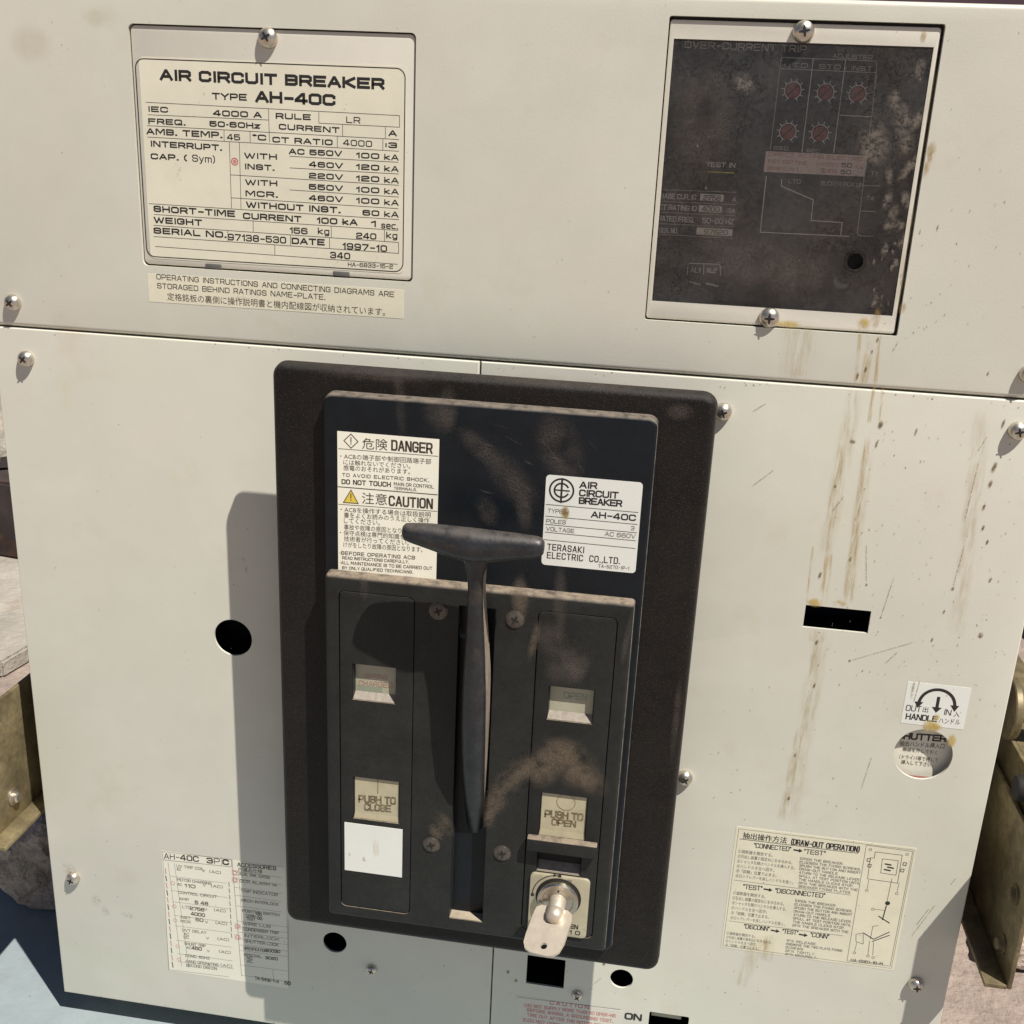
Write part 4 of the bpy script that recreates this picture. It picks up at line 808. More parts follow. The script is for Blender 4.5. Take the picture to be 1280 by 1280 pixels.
# grip: stations along X -> (centre y, half height, centre z, half depth)
GT = [(-0.0350, -0.0800, 0.0030, 0.0840, 0.0030), (-0.0342, -0.0802, 0.0046, 0.0840, 0.0044), (-0.031, -0.0805, 0.0054, 0.0840, 0.0052), (-0.020, -0.0816, 0.0072, 0.0840, 0.0064), (-0.006, -0.0836, 0.0090, 0.0842, 0.0074), (0.003, -0.0842, 0.0096, 0.0843, 0.0078), (0.012, -0.0840, 0.0090, 0.0842, 0.0074), (0.026, -0.0828, 0.0074, 0.0840, 0.0064), (0.038, -0.0820, 0.0060, 0.0840, 0.0054), (0.0412, -0.0819, 0.0050, 0.0840, 0.0046), (0.0422, -0.0819, 0.0032, 0.0840, 0.0030)]
secs = []
for i in range(61):
    x = -0.0350 + (0.0422 + 0.0350) * i / 60; cy, hh, cz, hd = lerp_t(GT, x)
    secs.append([(x, cy + hh * math.cos(t) * (abs(math.cos(t)) ** -0.12 if abs(math.cos(t)) > .02 else 1), cz + hd * math.sin(t)) for t in [2 * math.pi * k / 20 for k in range(20)]])
loft(secs, 'handle')
# arm: stations along Y (downward) -> (half width, front z, depth)
AT = [(0.080, 0.0095, 0.0880, 0.010), (0.090, 0.0088, 0.0875, 0.011), (0.0965, 0.0060, 0.0862, 0.011), (0.103, 0.0046, 0.0848, 0.011), (0.112, 0.0042, 0.0832, 0.012), (0.127, 0.0046, 0.0815, 0.014), (0.150, 0.0058, 0.0795, 0.018), (0.178, 0.0070, 0.0778, 0.023), (0.205, 0.0073, 0.0755, 0.026), (0.235, 0.0069, 0.0695, 0.028), (0.260, 0.0063, 0.0615, 0.030), (0.282, 0.0057, 0.0530, 0.030), (0.300, 0.0050, 0.0455, 0.024), (0.314, 0.0036, 0.0380, 0.012)]
secs = []
for i in range(81):
    t = 0.080 + 0.234 * i / 80; hw, zf, dp = lerp_t(AT, t); cx = 0.0052
    rf = min(hw, dp / 2)
    # half-round front face, flat flanks
    pts = [(cx + hw * math.cos(a), -t, zf - hw * 0.8 + hw * 0.8 * math.sin(a)) for a in [math.pi * k / 12 for k in range(13)]]
    pts += [(cx - hw * 0.9, -t, zf - dp), (cx + hw * 1.02, -t, zf - dp)]
    secs.append(pts[::-1])
n0 = len(m.bm.faces); loft(secs, 'handle'); m.bm.faces.ensure_lookup_table(); fm = m.mi('flank')
for q, f in enumerate(m.bm.faces[n0:n0 + 80 * 15]):
    if q % 15 == 14 and f.calc_center_median().y < -0.100: f.material_index = fm      # the dusty flat flank
m.build('pull_handle', BR, 50)

# ---- warning sticker and maker's sticker on the cover plate
m = MB(); z = D2; Z = D2 + 0.00022
m.slab(rrect(-0.0820, -0.0232, -0.1206, -0.0363), z - 0.0001, z + 0.00016, 'ivory')
d = at(438.7, 551.4, Z); e = 0.0041
m.stroke([(d[0] - e, d[1]), (d[0], d[1] - e), (d[0] + e, d[1]), (d[0], d[1] + e), (d[0] - e, d[1])], 0.0005, Z, 'inkb'); m.stroke([(d[0], d[1] + .002), (d[0], d[1] - .0006)], .0006, Z, 'inkb'); m.disc((d[0], d[1] - .0017), .0004, Z, 'inkb', 8)
m.text('危険', (452.8, 561.3), (484.4, 563.3), 14, Z, 'inkb'); m.word('DANGER', (490, 563.2), (539.5, 567.3), 13.6, Z, 'inkb', 0.17, 1.9)
m.line((422.9, 560.7), (547.7, 570.4), Z, 'inkb', .0003)
for t, a, b, h in (('・ACBの端子部や制御回路端子部', (425.2, 573.4), (539, 580.5), 7), ('には触れないでください。', (429.3, 580.8), (513, 586), 6.6), ('感電のおそれがあります。', (429.3, 587.8), (512.5, 593), 6.6)): m.text(t, a, b, h, Z, 'inkb')
m.word('TO AVOID ELECTRIC SHOCK,', (428, 595.6), (536, 602.5), 4.4, Z, 'inkb', .16, 2.0, 3.5); m.word('DO NOT TOUCH', (427.6, 605), (488, 608.8), 6.2, Z, 'inkb', .2, 1.8, 3.4); m.word('MAIN OR CONTROL', (492.6, 606.8), (542, 610.6), 4.2, Z, 'inkb', .14, 1.8); m.word('TERMINALS.', (492.6, 612), (520.7, 614), 3.6, Z, 'inkb', .14, 1.8)
m.line((422.3, 608.3), (547, 618.5), Z, 'inkb', .0005)
tri = [at(429.3, 628, Z), at(447.7, 629.4, Z), at(438.7, 612.6, Z)]; m.flat(tri, Z - .00003, 'yellow'); m.stroke(tri + [tri[0]], .0005, Z, 'inkb'); c = at(438.6, 620, Z); m.stroke([(c[0], c[1] + .0012), (c[0], c[1] - .0012)], .0006, Z, 'inkb'); m.disc((c[0], c[1] - .0024), .0004, Z, 'inkb', 8)
m.text('注意', (452.4, 629.4), (483.8, 631.6), 14, Z, 'inkb'); m.word('CAUTION', (486.8, 632.3), (540, 636.3), 13, Z, 'inkb', .17, 1.9)
m.line((422.9, 630.2), (546.5, 639.2), Z, 'inkb', .0003)
for t, a, b in (('・ACBを操作する場合は取扱説明', (425.8, 639.9), (538.3, 647)), ('書をよくお読みのうえ正しく操作', (430, 647), (536.6, 654)), ('してください。', (430, 654), (475, 657)), ('事故や故障の原因となります。', (430, 662), (519, 668)), ('・保守点検は専門的知識を有する', (425, 669), (527, 676)), ('技術者が行ってください。', (430, 676.6), (511, 682)), ('けがをしたり故障の原因となります。', (429.3, 684), (528, 690.5))): m.text(t, a, b, 6.8, Z, 'inkb')
m.word('·BEFORE OPERATING ACB', (424.6, 693.2), (518.4, 699.5), 4.6, Z, 'inkb', .16, 1.9, 3.4); m.word('READ INSTRUCTIONS CAREFULLY.', (428, 699), (511, 704.4), 3.8, Z, 'inkb', .15, 1.8); m.word('·ALL MAINTENANCE IS TO BE CARRIED OUT', (425, 705), (540, 712.5), 4.0, Z, 'inkb', .15, 1.8); m.word('BY ONLY QUALIFIED TECHNICIANS.', (428, 711.4), (516, 717), 3.8, Z, 'inkb', .15, 1.8)
m.build('warning_sticker', CP)

m = MB()
m.slab(rrect(0.0377, 0.0912, -0.1049, -0.0514, 0.0022), z - 0.0001, z + 0.00016, 'white')
c = at(702, 613, Z)
m.arc(c, 0.0066, 95, 445, 0.0010, Z, 'ink', 40) if False else m.arc(c, 0.0066, 0, 360, 0.0010, Z, 'ink', 40)
m.arc(c, 0.0040, 32, 328, 0.0010, Z, 'ink', 30); m.stroke([(c[0], c[1] + 0.0066), (c[0], c[1] - 0.0068)], 0.0011, Z, 'ink'); m.stroke([(c[0] - 0.0040, c[1]), (c[0] + 0.0042, c[1])], 0.0008, Z, 'ink')
m.word('AIR', (725, 610.2), (745.4, 611.4), 8.6, Z, 'ink', .21); m.word('CIRCUIT', (724.6, 620.2), (772, 623.4), 8.6, Z, 'ink', .21); m.word('BREAKER', (724.2, 629.8), (776.5, 633.6), 8.6, Z, 'ink', .21)
ln = lambda a, b: m.line(a, b, Z, 'ink', .0003)
ln((682.5, 630.4), (798, 640.6)); ln((681.9, 645), (796.9, 655.6)); ln((681.5, 655.3), (796.3, 666)); ln((681, 665), (795, 676)); ln((680, 674.4), (794.4, 685.6))
m.word('TYPE', (685, 640.6), (703, 642), 5, Z, 'ink2', .14); m.word('AH-40C', (739.4, 647.0), (793.8, 651.4), 8, Z, 'ink', .21); m.word('POLES', (683, 653.6), (706.9, 655.6), 5.2, Z, 'ink2', .14); m.word('3', (788.8, 662.8), (792.5, 663.1), 5.4, Z, 'ink2', .14); m.word('VOLTAGE', (683, 663.3), (717.5, 666.4), 5.2, Z, 'ink2', .14); m.word('AC 660V', (756.3, 669.8), (793.8, 673.2), 5.4, Z, 'ink2', .14)
m.word('TERASAKI', (684.4, 687.5), (729.4, 691.6), 8.2, Z, 'ink', .14, 2.4); m.word('ELECTRIC', (684, 697.8), (728, 701.8), 8.2, Z, 'ink', .14, 2.4); m.word('CO.,LTD.', (737, 702.2), (774.4, 705.2), 8.2, Z, 'ink', .14, 2.2); m.word('TA-5270-1P-1', (748, 709.4), (786, 712.6), 4.2, Z, 'ink2', .14, 1.9)
m.blob((707, 640), 11, 15, Z + .0001, 's_spot'); m.blob((707, 641), 14, 20, Z + .00005, 's_yel')
m.build('maker_sticker', CP)

# ---- stickers on the lower panels
m = MB(); Z = 0.00018
m.slab(rrect(0.2603, 0.2975, -0.2062, -0.1778), 0.0, 0.00012, 'white')
c = at(1170.8, 881.5, Z)
m.arc(c, 0.0105, 8, 172, 0.0019, Z, 'ink', 30)
for sx in (-1, 1):
    p = (c[0] + sx * 0.0105, c[1] - 0.0002); m.flat([(p[0] - 0.0026, p[1] + 0.0012), (p[0] + sx * 0.0004, p[1] - 0.0030), (p[0] + 0.0026, p[1] + 0.0012)], Z, 'ink')
m.stroke([(c[0] + 0.0004, c[1] + 0.0048), (c[0] + 0.0004, c[1] - 0.0010)], 0.0019, Z, 'ink'); m.flat([(c[0] - 0.0026, c[1] - 0.0014), (c[0] + 0.0004, c[1] - 0.0052), (c[0] + 0.0034, c[1] - 0.0014)], Z, 'ink')
m.word('OUT', (1132.3, 888.3), (1150.5, 890), 7.4, Z, 'ink', .12); m.text('出', (1153, 890.2), (1159.8, 890.8), 7, Z, 'ink'); m.word('IN', (1180, 893.6), (1188, 894.4), 7, Z, 'ink', .13); m.text('入', (1191.5, 896), (1199, 896.6), 6.8, Z, 'ink')
m.word('HANDLE', (1132.3, 899), (1170.3, 902.6), 7.6, Z, 'ink', .17); m.text('ハンドル', (1173, 904), (1199.5, 906.2), 6.6, Z, 'ink')
m.stain((1143, 852), (1139, 874), 4, Z + .0001, 's_line'); m.blob((1171, 897), 10, 14, Z + .0001, 's_yel'); m.blob((1169, 908), 22, 14, Z + .00012, 's_yel')
m.build('handle_sticker', BR)

m = MB(); zz = -0.0065; Z = zz + 0.00015                     # shutter plate seen in the round hole
m.slab(rrect(0.254, 0.300, -0.250, -0.203), zz - 0.002, zz, 'paper2')
m.word('SHUTTER', (1121, 923.5), (1181.5, 927.6), 8.4, Z, 'ink', .22); m.text('抽出ハンドル挿入口', (1124, 932.3), (1180, 936.2), 6.6, Z, 'inkb'); m.text('鎖錠を外して引く', (1128, 938.5), (1171, 943.5), 5, Z, 'inkb'); m.text('（ドライバ等で押して', (1124, 948.5), (1172, 953), 5.6, Z, 'inkb'); m.text('挿入して下さい。', (1126, 955), (1166, 959), 5.6, Z, 'inkb')
m.flat([at(1135, 968.5, Z), at(1165, 971.5, Z), at(1163, 976, Z), at(1136, 974, Z)][::-1], Z, 'redp')
m.build('shutter_plate', BR)

m = MB(); Z = 0.00018
m.slab(rrect(0.1699, 0.2837, -0.3903, -0.2939), 0.0, 0.00012, 'paper')
m.plines([(923.5, 1036), (1143, 1062.6)], Z, 'ink2', .0002); m.plines([(923.5, 1036), (903.6, 1182)], Z, 'ink2', .0002); m.plines([(903.6, 1182), (1114.2, 1210.5)], Z, 'ink2', .0002); m.plines([(1143, 1062.6), (1114.2, 1210.5)], Z, 'ink2', .0002)
m.text('抽出操作方法', (928, 1048), (982.8, 1054.6), 8, Z, 'ink', 0.00018); m.word('(DRAW-OUT OPERATION)', (989, 1055.6), (1073.5, 1065.4), 7.2, Z, 'ink', .17, 1.9, 3.4)
m.line((924.8, 1048.6), (1072.5, 1066.6), Z, 'ink', .00035)
m.word('"CONNECTED"', (942.7, 1059.6), (988, 1064.4), 6, Z, 'ink', .13); m.word('"TEST"', (1005, 1067), (1031, 1069.8), 6, Z, 'ink', .13); m.word('"TEST"', (929, 1111), (952, 1113.6), 6, Z, 'ink', .13); m.word('"DISCONNECTED"', (969, 1116), (1030.5, 1122.5), 6, Z, 'ink', .13); m.word('"DISCONN"', (930, 1160.4), (961, 1164), 5.6, Z, 'ink', .13); m.word('"TEST"', (978, 1166.6), (997, 1168.8), 5.6, Z, 'ink', .13); m.word('"CONN"', (1013, 1170.9), (1035.6, 1173.6), 5.6, Z, 'ink', .13)
for c in ((998, 1063), (960.5, 1112), (969.5, 1163.5), (1004.5, 1168.6)):
    q = at(*c, Z); m.stroke([(q[0] - .0026, q[1]), (q[0] + .0004, q[1] - .0002)], .0011, Z, 'ink'); m.flat([(q[0] + .0004, q[1] - .0016), (q[0] + .0028, q[1] - .0002), (q[0] + .0004, q[1] + .0014)], Z, 'ink')
m.line((917.4, 1100), (1063, 1119), Z, 'ink2', .00025); m.line((911, 1151), (1053.5, 1169.8), Z, 'ink2', .00025)
jp = ['①遮断器を開放する。', '②引出し装置の固定ねじをゆるめる。', '③シャッタを開けハンドルを挿入する。', '④ハンドルを左へ回す。', '⑤「試験」位置で止まる。', '⑥ロックレバーを戻しハンドルを抜く。']
en = ['1OPEN THE BREAKER.', '2LOOSEN THE FIXING SCREWS.', '3PUSH THE BUTTON AND INSERT', 'DRAW-OUT HANDLE.', '4TURN TO THE RELEASE LEVER.', '5PULL AT TEST POSITION UNTIL', 'THE HANDLE CLICKS STOP.', '6FIX THE BREAKER WITH THE', 'BREAKER FIXING PLATES.']
def para(x, y, lines, wpx, pitch, h, lean, jpn):
    for i, t in enumerate(lines):
        wq = wpx * min(1.0, (len(t) + 2) / (20 if jpn else 28)); xx = x - lean * i; yy = y + pitch * i
        if jpn: m.text(t, (xx, yy), (xx + wq, yy + wq * .125), h * .9, Z, 'ink2')
        else: m.word(t, (xx, yy), (xx + wq, yy + wq * .125), h, Z, 'ink2', .14, 1.8, 3)
para(922.5, 1066, jp, 72, 6.1, 5, .6, True); para(999.5, 1074.5, en, 76, 4.35, 3.1, .15, False)
para(916, 1118, jp, 68, 6.2, 5, .6, True); para(993.5, 1127.2, en[:8], 72, 4.4, 3.1, .4, False)
para(908, 1168, jp[:2] + jp[3:5], 60, 4.9, 4.2, .5, True); para(983, 1177, ['1FIX RELEASE.', '2REMOVE THE TWO PLATE FIXING', 'SCREWS.', '3FIX TIGHTLY.', '4FIX SECURELY.'], 70, 4.2, 3.0, .5, False)
pl = lambda p, mm='ink2', w=.00028: m.plines(p, Z, mm, w)
pl([(1083, 1056.3), (1141, 1064.3)]); pl([(1083, 1056.3), (1058.8, 1201)]); pl([(1058.8, 1201), (1112.7, 1207.6)]); pl([(1141, 1064.3), (1112.7, 1207.6)])
pl([(1094, 1064.8), (1127.8, 1069), (1122, 1104), (1084.5, 1098.5), (1088, 1072), (1093, 1072.6), (1094, 1064.8)], 'ink'); pl([(1103, 1073.5), (1123, 1075.8), (1120, 1094), (1101, 1091), (1103, 1073.5)], 'ink')
for c in ((1110, 1080), (1113, 1084), (1109, 1087)): q = at(*c, Z); m.stroke([(q[0] - .0015, q[1] - .0002), (q[0] + .0018, q[1] - .0005)], .001, Z, 'ink')
for c in ((1086, 1075), (1087, 1082), (1131, 1080), (1128, 1088)): q = at(*c, Z); m.stroke([(q[0] - .001, q[1] + .001), (q[0] + .001, q[1] + .001), (q[0] + .0008, q[1] - .0012), (q[0] - .001, q[1] - .001), (q[0] - .001, q[1] + .001)], .0004, Z, 'ink')
for c in ((1088, 1062), (1134, 1068), (1083.5, 1113), (1121, 1117), (1091, 1136.5), (1068, 1191), (1085, 1195), (1091.5, 1197)): q = at(*c, Z); m.arc(q, .0009, 0, 360, .00025, Z, 'ink', 10)
pl([(1086, 1100), (1084, 1111)]); pl([(1124, 1103), (1121.5, 1115)]); pl([(1115, 1098), (1109, 1126)], 'ink'); q = at(1109.5, 1129, Z); m.disc(q, .0016, Z, 'ink', 12); pl([(1108, 1132), (1103, 1150)], 'ink', .0007); pl([(1098, 1145), (1112, 1154)], 'ink', .0007); pl([(1093, 1136.5), (1106, 1138)])
pl([(1070, 1168), (1079, 1166), (1079, 1180), (1070, 1177), (1070, 1168)], 'ink'); pl([(1079, 1166), (1092, 1174), (1112, 1165)], 'ink', .0006); pl([(1090, 1177), (1112, 1169)], 'ink', .0006); pl([(1088, 1174), (1091, 1158), (1098, 1157)], 'ink'); pl([(1087, 1176), (1085, 1193)], 'ink'); pl([(1092, 1178), (1091, 1194)], 'ink'); pl([(1071, 1178), (1068.5, 1189)])
m.word('HA-6961-1B-M', (1063.5, 1201.5), (1103, 1206.5), 3.4, Z, 'inkb', .15)
m.blob((960, 1185), 24, 44, Z + .0001, 's_tan'); m.blob((958, 1180), 10, 26, Z + .00013, 's_rspot')
m.build('draw_out_sticker', BR)

m = MB(); Z = 0.00018                                        # specification sheet, half under the bezel's shadow
m.slab(rrect(-0.2316, -0.1384, -0.4800, -0.3735), 0.0, 0.00012, 'paper2')
m.word('AH-', (205.6, 1073.6), (224, 1075), 7, Z, 'ink', .12); m.word('40C', (226, 1075.2), (248, 1077.5), 7, Z, 'ink', .18); m.word('3', (259, 1079), (265.5, 1079.6), 7, Z, 'ink', .2); m.word('P', (268, 1079.8), (274.4, 1080.3), 7, Z, 'ink', .12); m.word('C', (279, 1081), (285.5, 1081.6), 7, Z, 'ink', .24)
k = lambda p, w=.00022, mm='ink2': m.plines(p, Z, mm, w)
k([(202.6, 1064.3), (289, 1074.5), (289.6, 1083.6), (203.6, 1074.8), (202.6, 1064.3)], .0003); k([(276.5, 1072), (277, 1082)]); k([(210, 1078), (227, 1208)]); k([(218, 1079), (236, 1210)]); k([(290, 1074), (302, 1220)], .0003); k([(298, 1086), (307, 1221)]); k([(203.6, 1075), (211, 1212)]); k([(211, 1212), (286, 1221)])
for i, y in enumerate((1096, 1114, 1128, 1145, 1158, 1176, 1193, 1203)): k([(212 + i * 1.6, y - 1), (283 + i * 1.3, y + 8)], .00018)
for i, y in enumerate((1089, 1098, 1109, 1119, 1132, 1151, 1158, 1165, 1173, 1181, 1188, 1206, 1219)): k([(291 + i * .9, y), (352 + (i > 4) * 8, y + 8)], .00018)
k([(360, 1150), (361, 1233)]); k([(341, 1212), (342, 1226)])
for t, x, y, w_ in (('UV TRIP COIL', 221, 1084, 34), ('AC', 221, 1088, 5), ('MOTOR CHARGING', 222, 1101, 42), ('AC', 222, 1107, 5), ('CONTROL CIRCUIT', 223, 1117, 48), ('AMP', 224, 1125, 12), ('LTD', 228, 1135, 10), ('INST', 226, 1148, 12), ('MCR', 226, 1153, 12), ('UVT DELAY', 228, 1164, 30), ('AC', 230, 1169, 6), ('DC', 230, 1173, 6), ('SHUNT TRIP', 231, 1181, 26), ('AC', 233, 1186, 6), ('COND. 60HZ', 232, 1196, 30), ('HAND OPERATING', 233, 1203, 40), ('SECOND DISCON', 233, 1208, 38)): m.word(t, (x, y), (x + w_, y + w_ * .12), 3.4, Z, 'ink2', .15)
for t, x, y, w_ in (('110', 231, 1109, 13), ('5 48', 244, 1130, 16), ('2758', 238, 1137.5, 17), ('4000', 239, 1144.2, 17), ('50', 245, 1151.5, 9), ('450', 240, 1187, 12)): m.word(t, (x, y), (x + w_, y + w_ * .12), 4.4, Z, 'inkb', .19)
for y in (1086, 1104, 1134, 1150, 1170, 1186, 1203): m.word('V', (253 + (y - 1086) * .06, y + 4), (256 + (y - 1086) * .06, y + 4.3), 3, Z, 'inkb', .15); m.word('(AC)', (262 + (y - 1086) * .12, y + 5), (276 + (y - 1086) * .12, y + 6.6), 3.4, Z, 'inkb', .14)
for t, x, y, w_ in (('ACCESSORIES', 297, 1083, 48),): m.word(t, (x, y), (x + w_, y + 5), 5, Z, 'ink', .16)
m.text('付属品仕様', (298, 1089), (328, 1092.4), 5.6, Z, 'inkb')
for t, x, y, w_ in (('AUX. SW. 5A5B', 299, 1094, 38), ('OCR ALARM 1A', 300, 1103, 46), ('TRIP INDICATOR', 301, 1115, 46), ('MECH INTERLOCK', 302, 1127, 46), ('POSITION SWITCH', 303, 1140, 46), ('CONN', 308, 1146, 11), ('TEST', 308, 1150, 11), ('WIRE LUG', 304, 1156, 34), ('CONDENSER TRIP', 304, 1163, 44), ('INTERLOCK', 305, 1171, 44), ('SHUTTER LOCK', 306, 1178, 42), ('SPECIFICATION', 305, 1187, 28), ('SPECIAL', 305, 1195, 22), ('NO.', 309, 1199, 7), ('AC.', 309, 1203, 7)): m.word(t, (x, y), (x + w_, y + w_ * .12), 3.6, Z, 'ink2', .16)
for t, x, y, w_ in (('00', 321, 1144, 6), ('00', 321.5, 1149, 6), ('30030', 332, 1190, 18), ('3020', 332, 1199, 15)): m.word(t, (x, y), (x + w_, y + 1.6), 3.8, Z, 'inkb', .19)
for i, c in enumerate(((216, 1104), (218, 1133), (219, 1150.5), (222, 1183), (224, 1199.5), (293.5, 1091), (293.5, 1100), (297, 1158), (297, 1171.5))): m.arc(at(*c, Z), .0014, 0, 360, .0004, Z, 'red' if i > 4 else 'redp', 14)
for c in ((293.5, 1091), (293.5, 1100), (297, 1158), (297, 1171.5)):
    q = at(*c, Z); m.stroke([(q[0] - .002, q[1] - .0021), (q[0] + .002, q[1] - .0021), (q[0] + .002, q[1] + .0021), (q[0] - .002, q[1] + .0021), (q[0] - .002, q[1] - .0021)], .0003, Z, 'redp')
for y in range(1086, 1206, 9): x = 206.5 + (y - 1086) * .075; m.stroke([at(x, y, Z), at(x + 1, y + 6, Z)], .0007, Z, 'inkb' if y % 2 else 'redp')
for y in range(1103, 1170, 8): x = 286 + (y - 1103) * .05; m.stroke([at(x, y, Z), at(x + .6, y + 5, Z)], .0006, Z, 'ink2')
m.word('TA-5492-1-3', (319, 1224.5), (348, 1229), 4, Z, 'ink', .16); m.word('50', (356, 1230.5), (363, 1231.6), 4.4, Z, 'ink', .18)
m.build('specification_sticker', BR)

m = MB(); Z = 0.00018                                        # caution sticker at the bottom edge
m.slab(rrect(0.0318, 0.1080, -0.4960, -0.4560), 0.0, 0.0001, 'cream2')
m.plines([(647, 1246.5), (776, 1262)], Z, 'ink2', .00025)
m.word('CAUTION', (687.5, 1255.5), (735.6, 1261.5), 4.6, Z, 'red', .15, 3.2)
for i, (t, xa, xb) in enumerate((('1.DO NOT SUPPLY MORE THAN 60 OPER-HR', 655, 769), ('BEFORE WIRING, A GROUNDING TEST.', 659, 766), ('TIME OUT AFTER THE MOTOR TEST.', 659, 758), ('2.DO NOT OPERATE WHEN OPEN.', 654, 752))): m.word(t, (xa, 1258.5 + i * 6), (xb, 1272 + i * 6.6), 4.2, Z, 'redp', .17, 1.9, 3)
m.word('ON', (781.6, 1274), (800.8, 1276.4), 8.4, Z, 'ink', .22)
m.build('caution_sticker', BR)

# ---- lock with its plate
m = MB(); z = D3
c = (0.0610, -0.3216)
m.slab(rrect(0.0428, 0.0800, -0.3499, -0.3060, 0.003), z - 0.0002, z + 0.0016, 'lockplate', 0.0004, nseg=2)
Z = z + 0.0018
m.arc(c, 0.0164, 95, 175, 0.0006, Z, 'ink'); q = (c[0] - 0.0028, c[1] + 0.0162); m.flat([(q[0] - .001, q[1] - .0012), (q[0] + .0012, q[1]), (q[0] - .001, q[1] + .0012)], Z, 'ink')
m.flat(rrect(c[0] - .0010, c[0] + .0010, c[1] + .0152, c[1] + .0172), Z, 'ink'); m.flat(rrect(c[0] - .0172, c[0] - .0152, c[1] - .0012, c[1] + .0008), Z, 'ink')
m.word('KEY', (708, 1103), (715, 1104), 3.6, Z, 'ink2', .15); m.word('LOCK', (663, 1138), (669, 1139), 3.8, Z, 'ink2', .15) if False else None
m.word('EN', (713, 1160.5), (722, 1161.8), 5.4, Z, 'ink', .17); m.word('1 0', (712, 1167.5), (724.5, 1169.2), 5, Z, 'ink', .17)
LK = m.build('lock_plate', BR)
m = MB()
m.lathe([(0.0142, z + 0.0016), (0.0142, z + 0.0019), (0.0128, z + 0.0019)], (*c, 0), 'cross', n=40)
m.lathe([(0.0128, z + 0.0016), (0.0128, z + 0.0052), (0.0119, z + 0.0060), (0.0098, z + 0.0060), (0.0092, z + 0.0052), (0.0, z + 0.0050)], (*c, 0), 'chrome', n=40)
m.disc((c[0], c[1] + 0.0072), 0.0007, z + 0.0053, 'cross', 10)
m.build('lock_cylinder', LK, 35)

# ---- key: a thing of its own, stuck in the lock
kc = Vector((c[0], c[1], z + 0.0052))
KEY = thing('key', 'nickel tubular key sticking out of the lock below the open button', 'key', W(*kc))
m = MB()
KO = Vector((kc.x, kc.y + OFF, kc.z))
def key_build(m, name): return m.build(name, KEY, 40, loc=None)
dirk = Vector((-0.04, -0.10, 1.0)).normalized()
ex = Vector((1, 0.10, 0.05)); ex = (ex - dirk * ex.dot(dirk)).normalized(); ey = dirk.cross(ex)
def kmesh(m, name, rx=40):
    for v in m.bm.verts: v.co.y -= 0            # local to the key's own Empty
    m.bm.normal_update(); me = bpy.data.meshes.new(name); m.bm.to_mesh(me); m.bm.free()
    for q in m.mats: me.materials.append(q)
    me.shade_smooth(); me.set_sharp_from_angle(angle=math.radians(rx))
    o = bpy.data.objects.new(name, me); col.objects.link(o); o.parent = KEY; return o
m.lathe([(0.0052, -0.0005), (0.0052, 0.0082), (0.0049, 0.0086), (0.0049, 0.0090), (0.0052, 0.0094), (0.0052, 0.0115), (0.0046, 0.0142), (0.0030, 0.0158), (0.0, 0.0164)], (0, 0, 0), 'key', n=28, frame=(ex, ey, dirk))
m.disc((0, 0), 0.0001, 0, 'key', 3)
kmesh(m, 'key_barrel')
m = MB()
bd = Vector((-0.20, -0.44, 1.0)).normalized(); bx = Vector((1, 0.10, 0.15)); bx = (bx - bd * bx.dot(bd)).normalized(); bn = bd.cross(bx)
out = [(-0.0118, 0.010), (-0.0112, 0.0068), (-0.0082, 0.0050), (0.0085, 0.0050), (0.0118, 0.0070), (0.0126, 0.0110), (0.0124, 0.026), (0.0110, 0.0320), (0.0080, 0.0350), (0.0045, 0.0362), (-0.0056, 0.0362), (-0.0098, 0.0346), (-0.0118, 0.0310), (-0.0122, 0.025)]
hole = circ(0.0010, 0.0305, 0.0021, 18)
def kp(p, h): return Vector((0, 0, 0)) + bx * p[0] + bd * p[1] + bn * h
for sgn in (1, -1):
    loops = [[Vector((*p, 0)) for p in out], [Vector((*p, 0)) for p in hole]]
    vs = [m.bm.verts.new(kp(p, sgn * 0.0011)) for lp in loops for p in [(q.x, q.y) for q in lp]]
    for t in tessellate_polygon(loops):
        f = m.bm.faces.new([vs[i] for i in t]); f.material_index = m.mi('key')
    if sgn == 1: top_ = vs
    else: bot_ = vs
n1 = len(out)
for a_, b_ in ((top_[:n1], bot_[:n1]), (top_[n1:], bot_[n1:])): m.ring(a_, b_, 'key')
bmesh.ops.recalc_face_normals(m.bm, faces=m.bm.faces[:])
kmesh(m, 'key_bow')

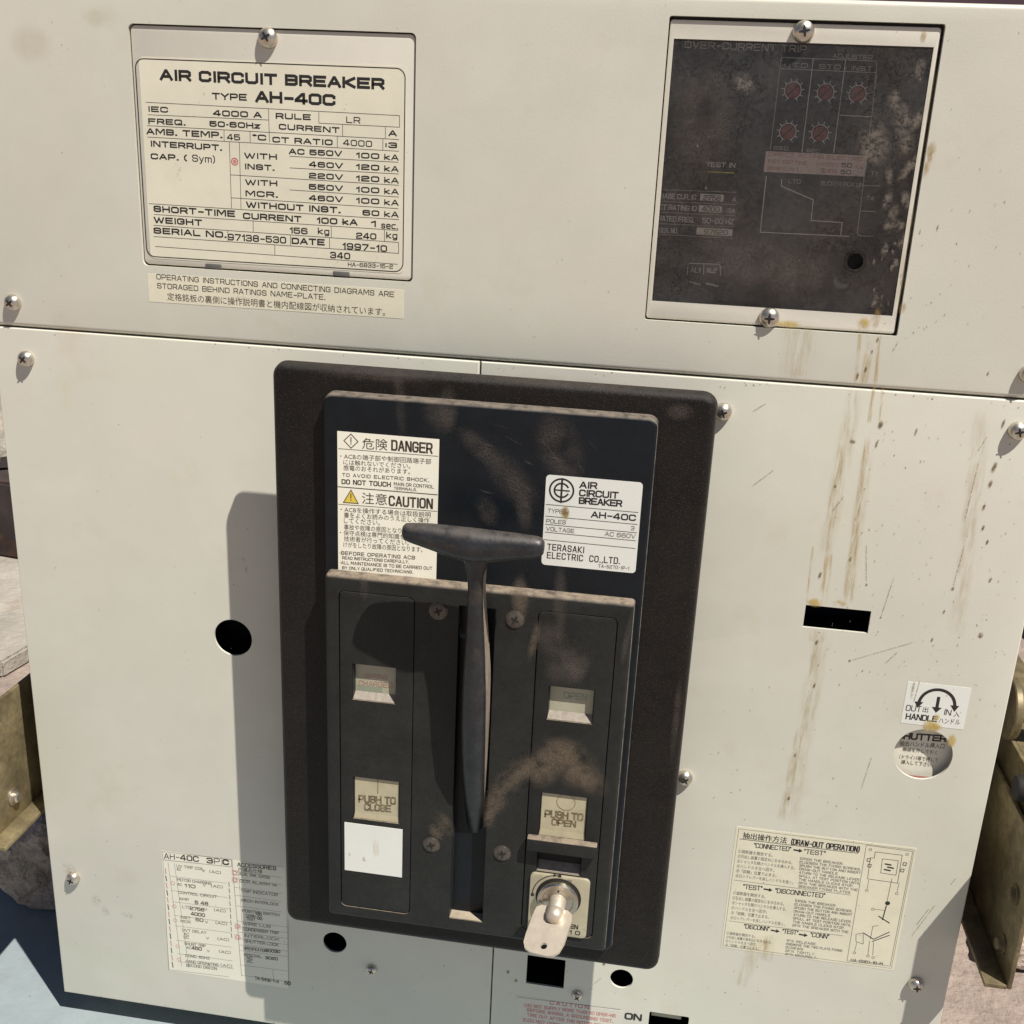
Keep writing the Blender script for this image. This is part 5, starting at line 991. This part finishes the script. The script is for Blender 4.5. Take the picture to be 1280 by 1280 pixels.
# ---- side rails and rollers of the draw-out carriage
def rail(sx):
    m = MB(); xw = 0.341; t = 0.003
    X = lambda a, b: (min(sx * a, sx * b), max(sx * a, sx * b))
    def bx_(xa, xb, ya, yb, za, zb, mm='zinc', r=0.0006): a, b = X(xa, xb); m.box(a, b, ya, yb, za, zb, mm, r)
    bx_(xw, xw + t, -0.362, -0.262, -0.30, 0.0375)            # web
    bx_(xw - 0.0135, xw, -0.3625, -0.3595, -0.30, 0.0375)      # bottom flange
    if sx > 0: bx_(xw + 0.006, xw + 0.009, -0.36, -0.2400, -0.32, 0.012)  # outer plate
    bx_(xw + t, xw + 0.006, -0.33, -0.29, -0.28, -0.02)        # spacer
    bx_(0.321, xw, -0.355, -0.285, -0.33, -0.12, 'steel_side')
    if sx < 0: return m.build('side_rail', BR)
    bx_(xw + 0.009, xw + 0.050, -0.2430, -0.2400, -0.30, 0.008)
    bx_(xw + 0.020, xw + 0.046, -0.2700, -0.2440, -0.22, -0.030, 'rust')
    return m.build('side_rail', BR)
for sx in (1, -1):
    r_ = rail(sx)
    for (y, z_) in ((-0.341, 0.004), (-0.338, -0.055)) if sx < 0 else ((-0.344, 0.018), (-0.305, 0.020)):
        m = MB(); fr_ = ((0, 1, 0), (0, 0, 1), (-sx, 0, 0))
        m.lathe([(0.0062, -0.0005), (0.0062, 0.0012), (0.0042, 0.0014), (0.0040, 0.0042), (0.0030, 0.0050), (0, 0.0050)], (sx * 0.341, y, z_), 'zinc' if sx > 0 else 'nickel', n=20, frame=fr_)
        m.build('bolt', r_)
    if sx < 0: continue
    m = MB(); fr_ = ((0, 1, 0), (0, 0, 1), (sx, 0, 0))
    m.lathe([(0, -0.0030), (0.0200, -0.0030), (0.0208, -0.0022), (0.0208, 0.0012), (0.0200, 0.0020), (0.0085, 0.0024), (0.0085, 0.030), (0.0, 0.030)], (sx * 0.3425, -0.2165, -0.057), 'zinc', n=36, frame=fr_)
    m.build('roller', BR, 35)
    m = MB(); m.lathe([(0.0, -0.002), (0.0075, -0.002), (0.0085, 0), (0.0085, 0.016), (0, 0.017)], (sx * 0.341, -0.2490, -0.012), 'cross', n=24, frame=fr_); m.build('knob', r_)

bpy.data.collections.remove(tmp)
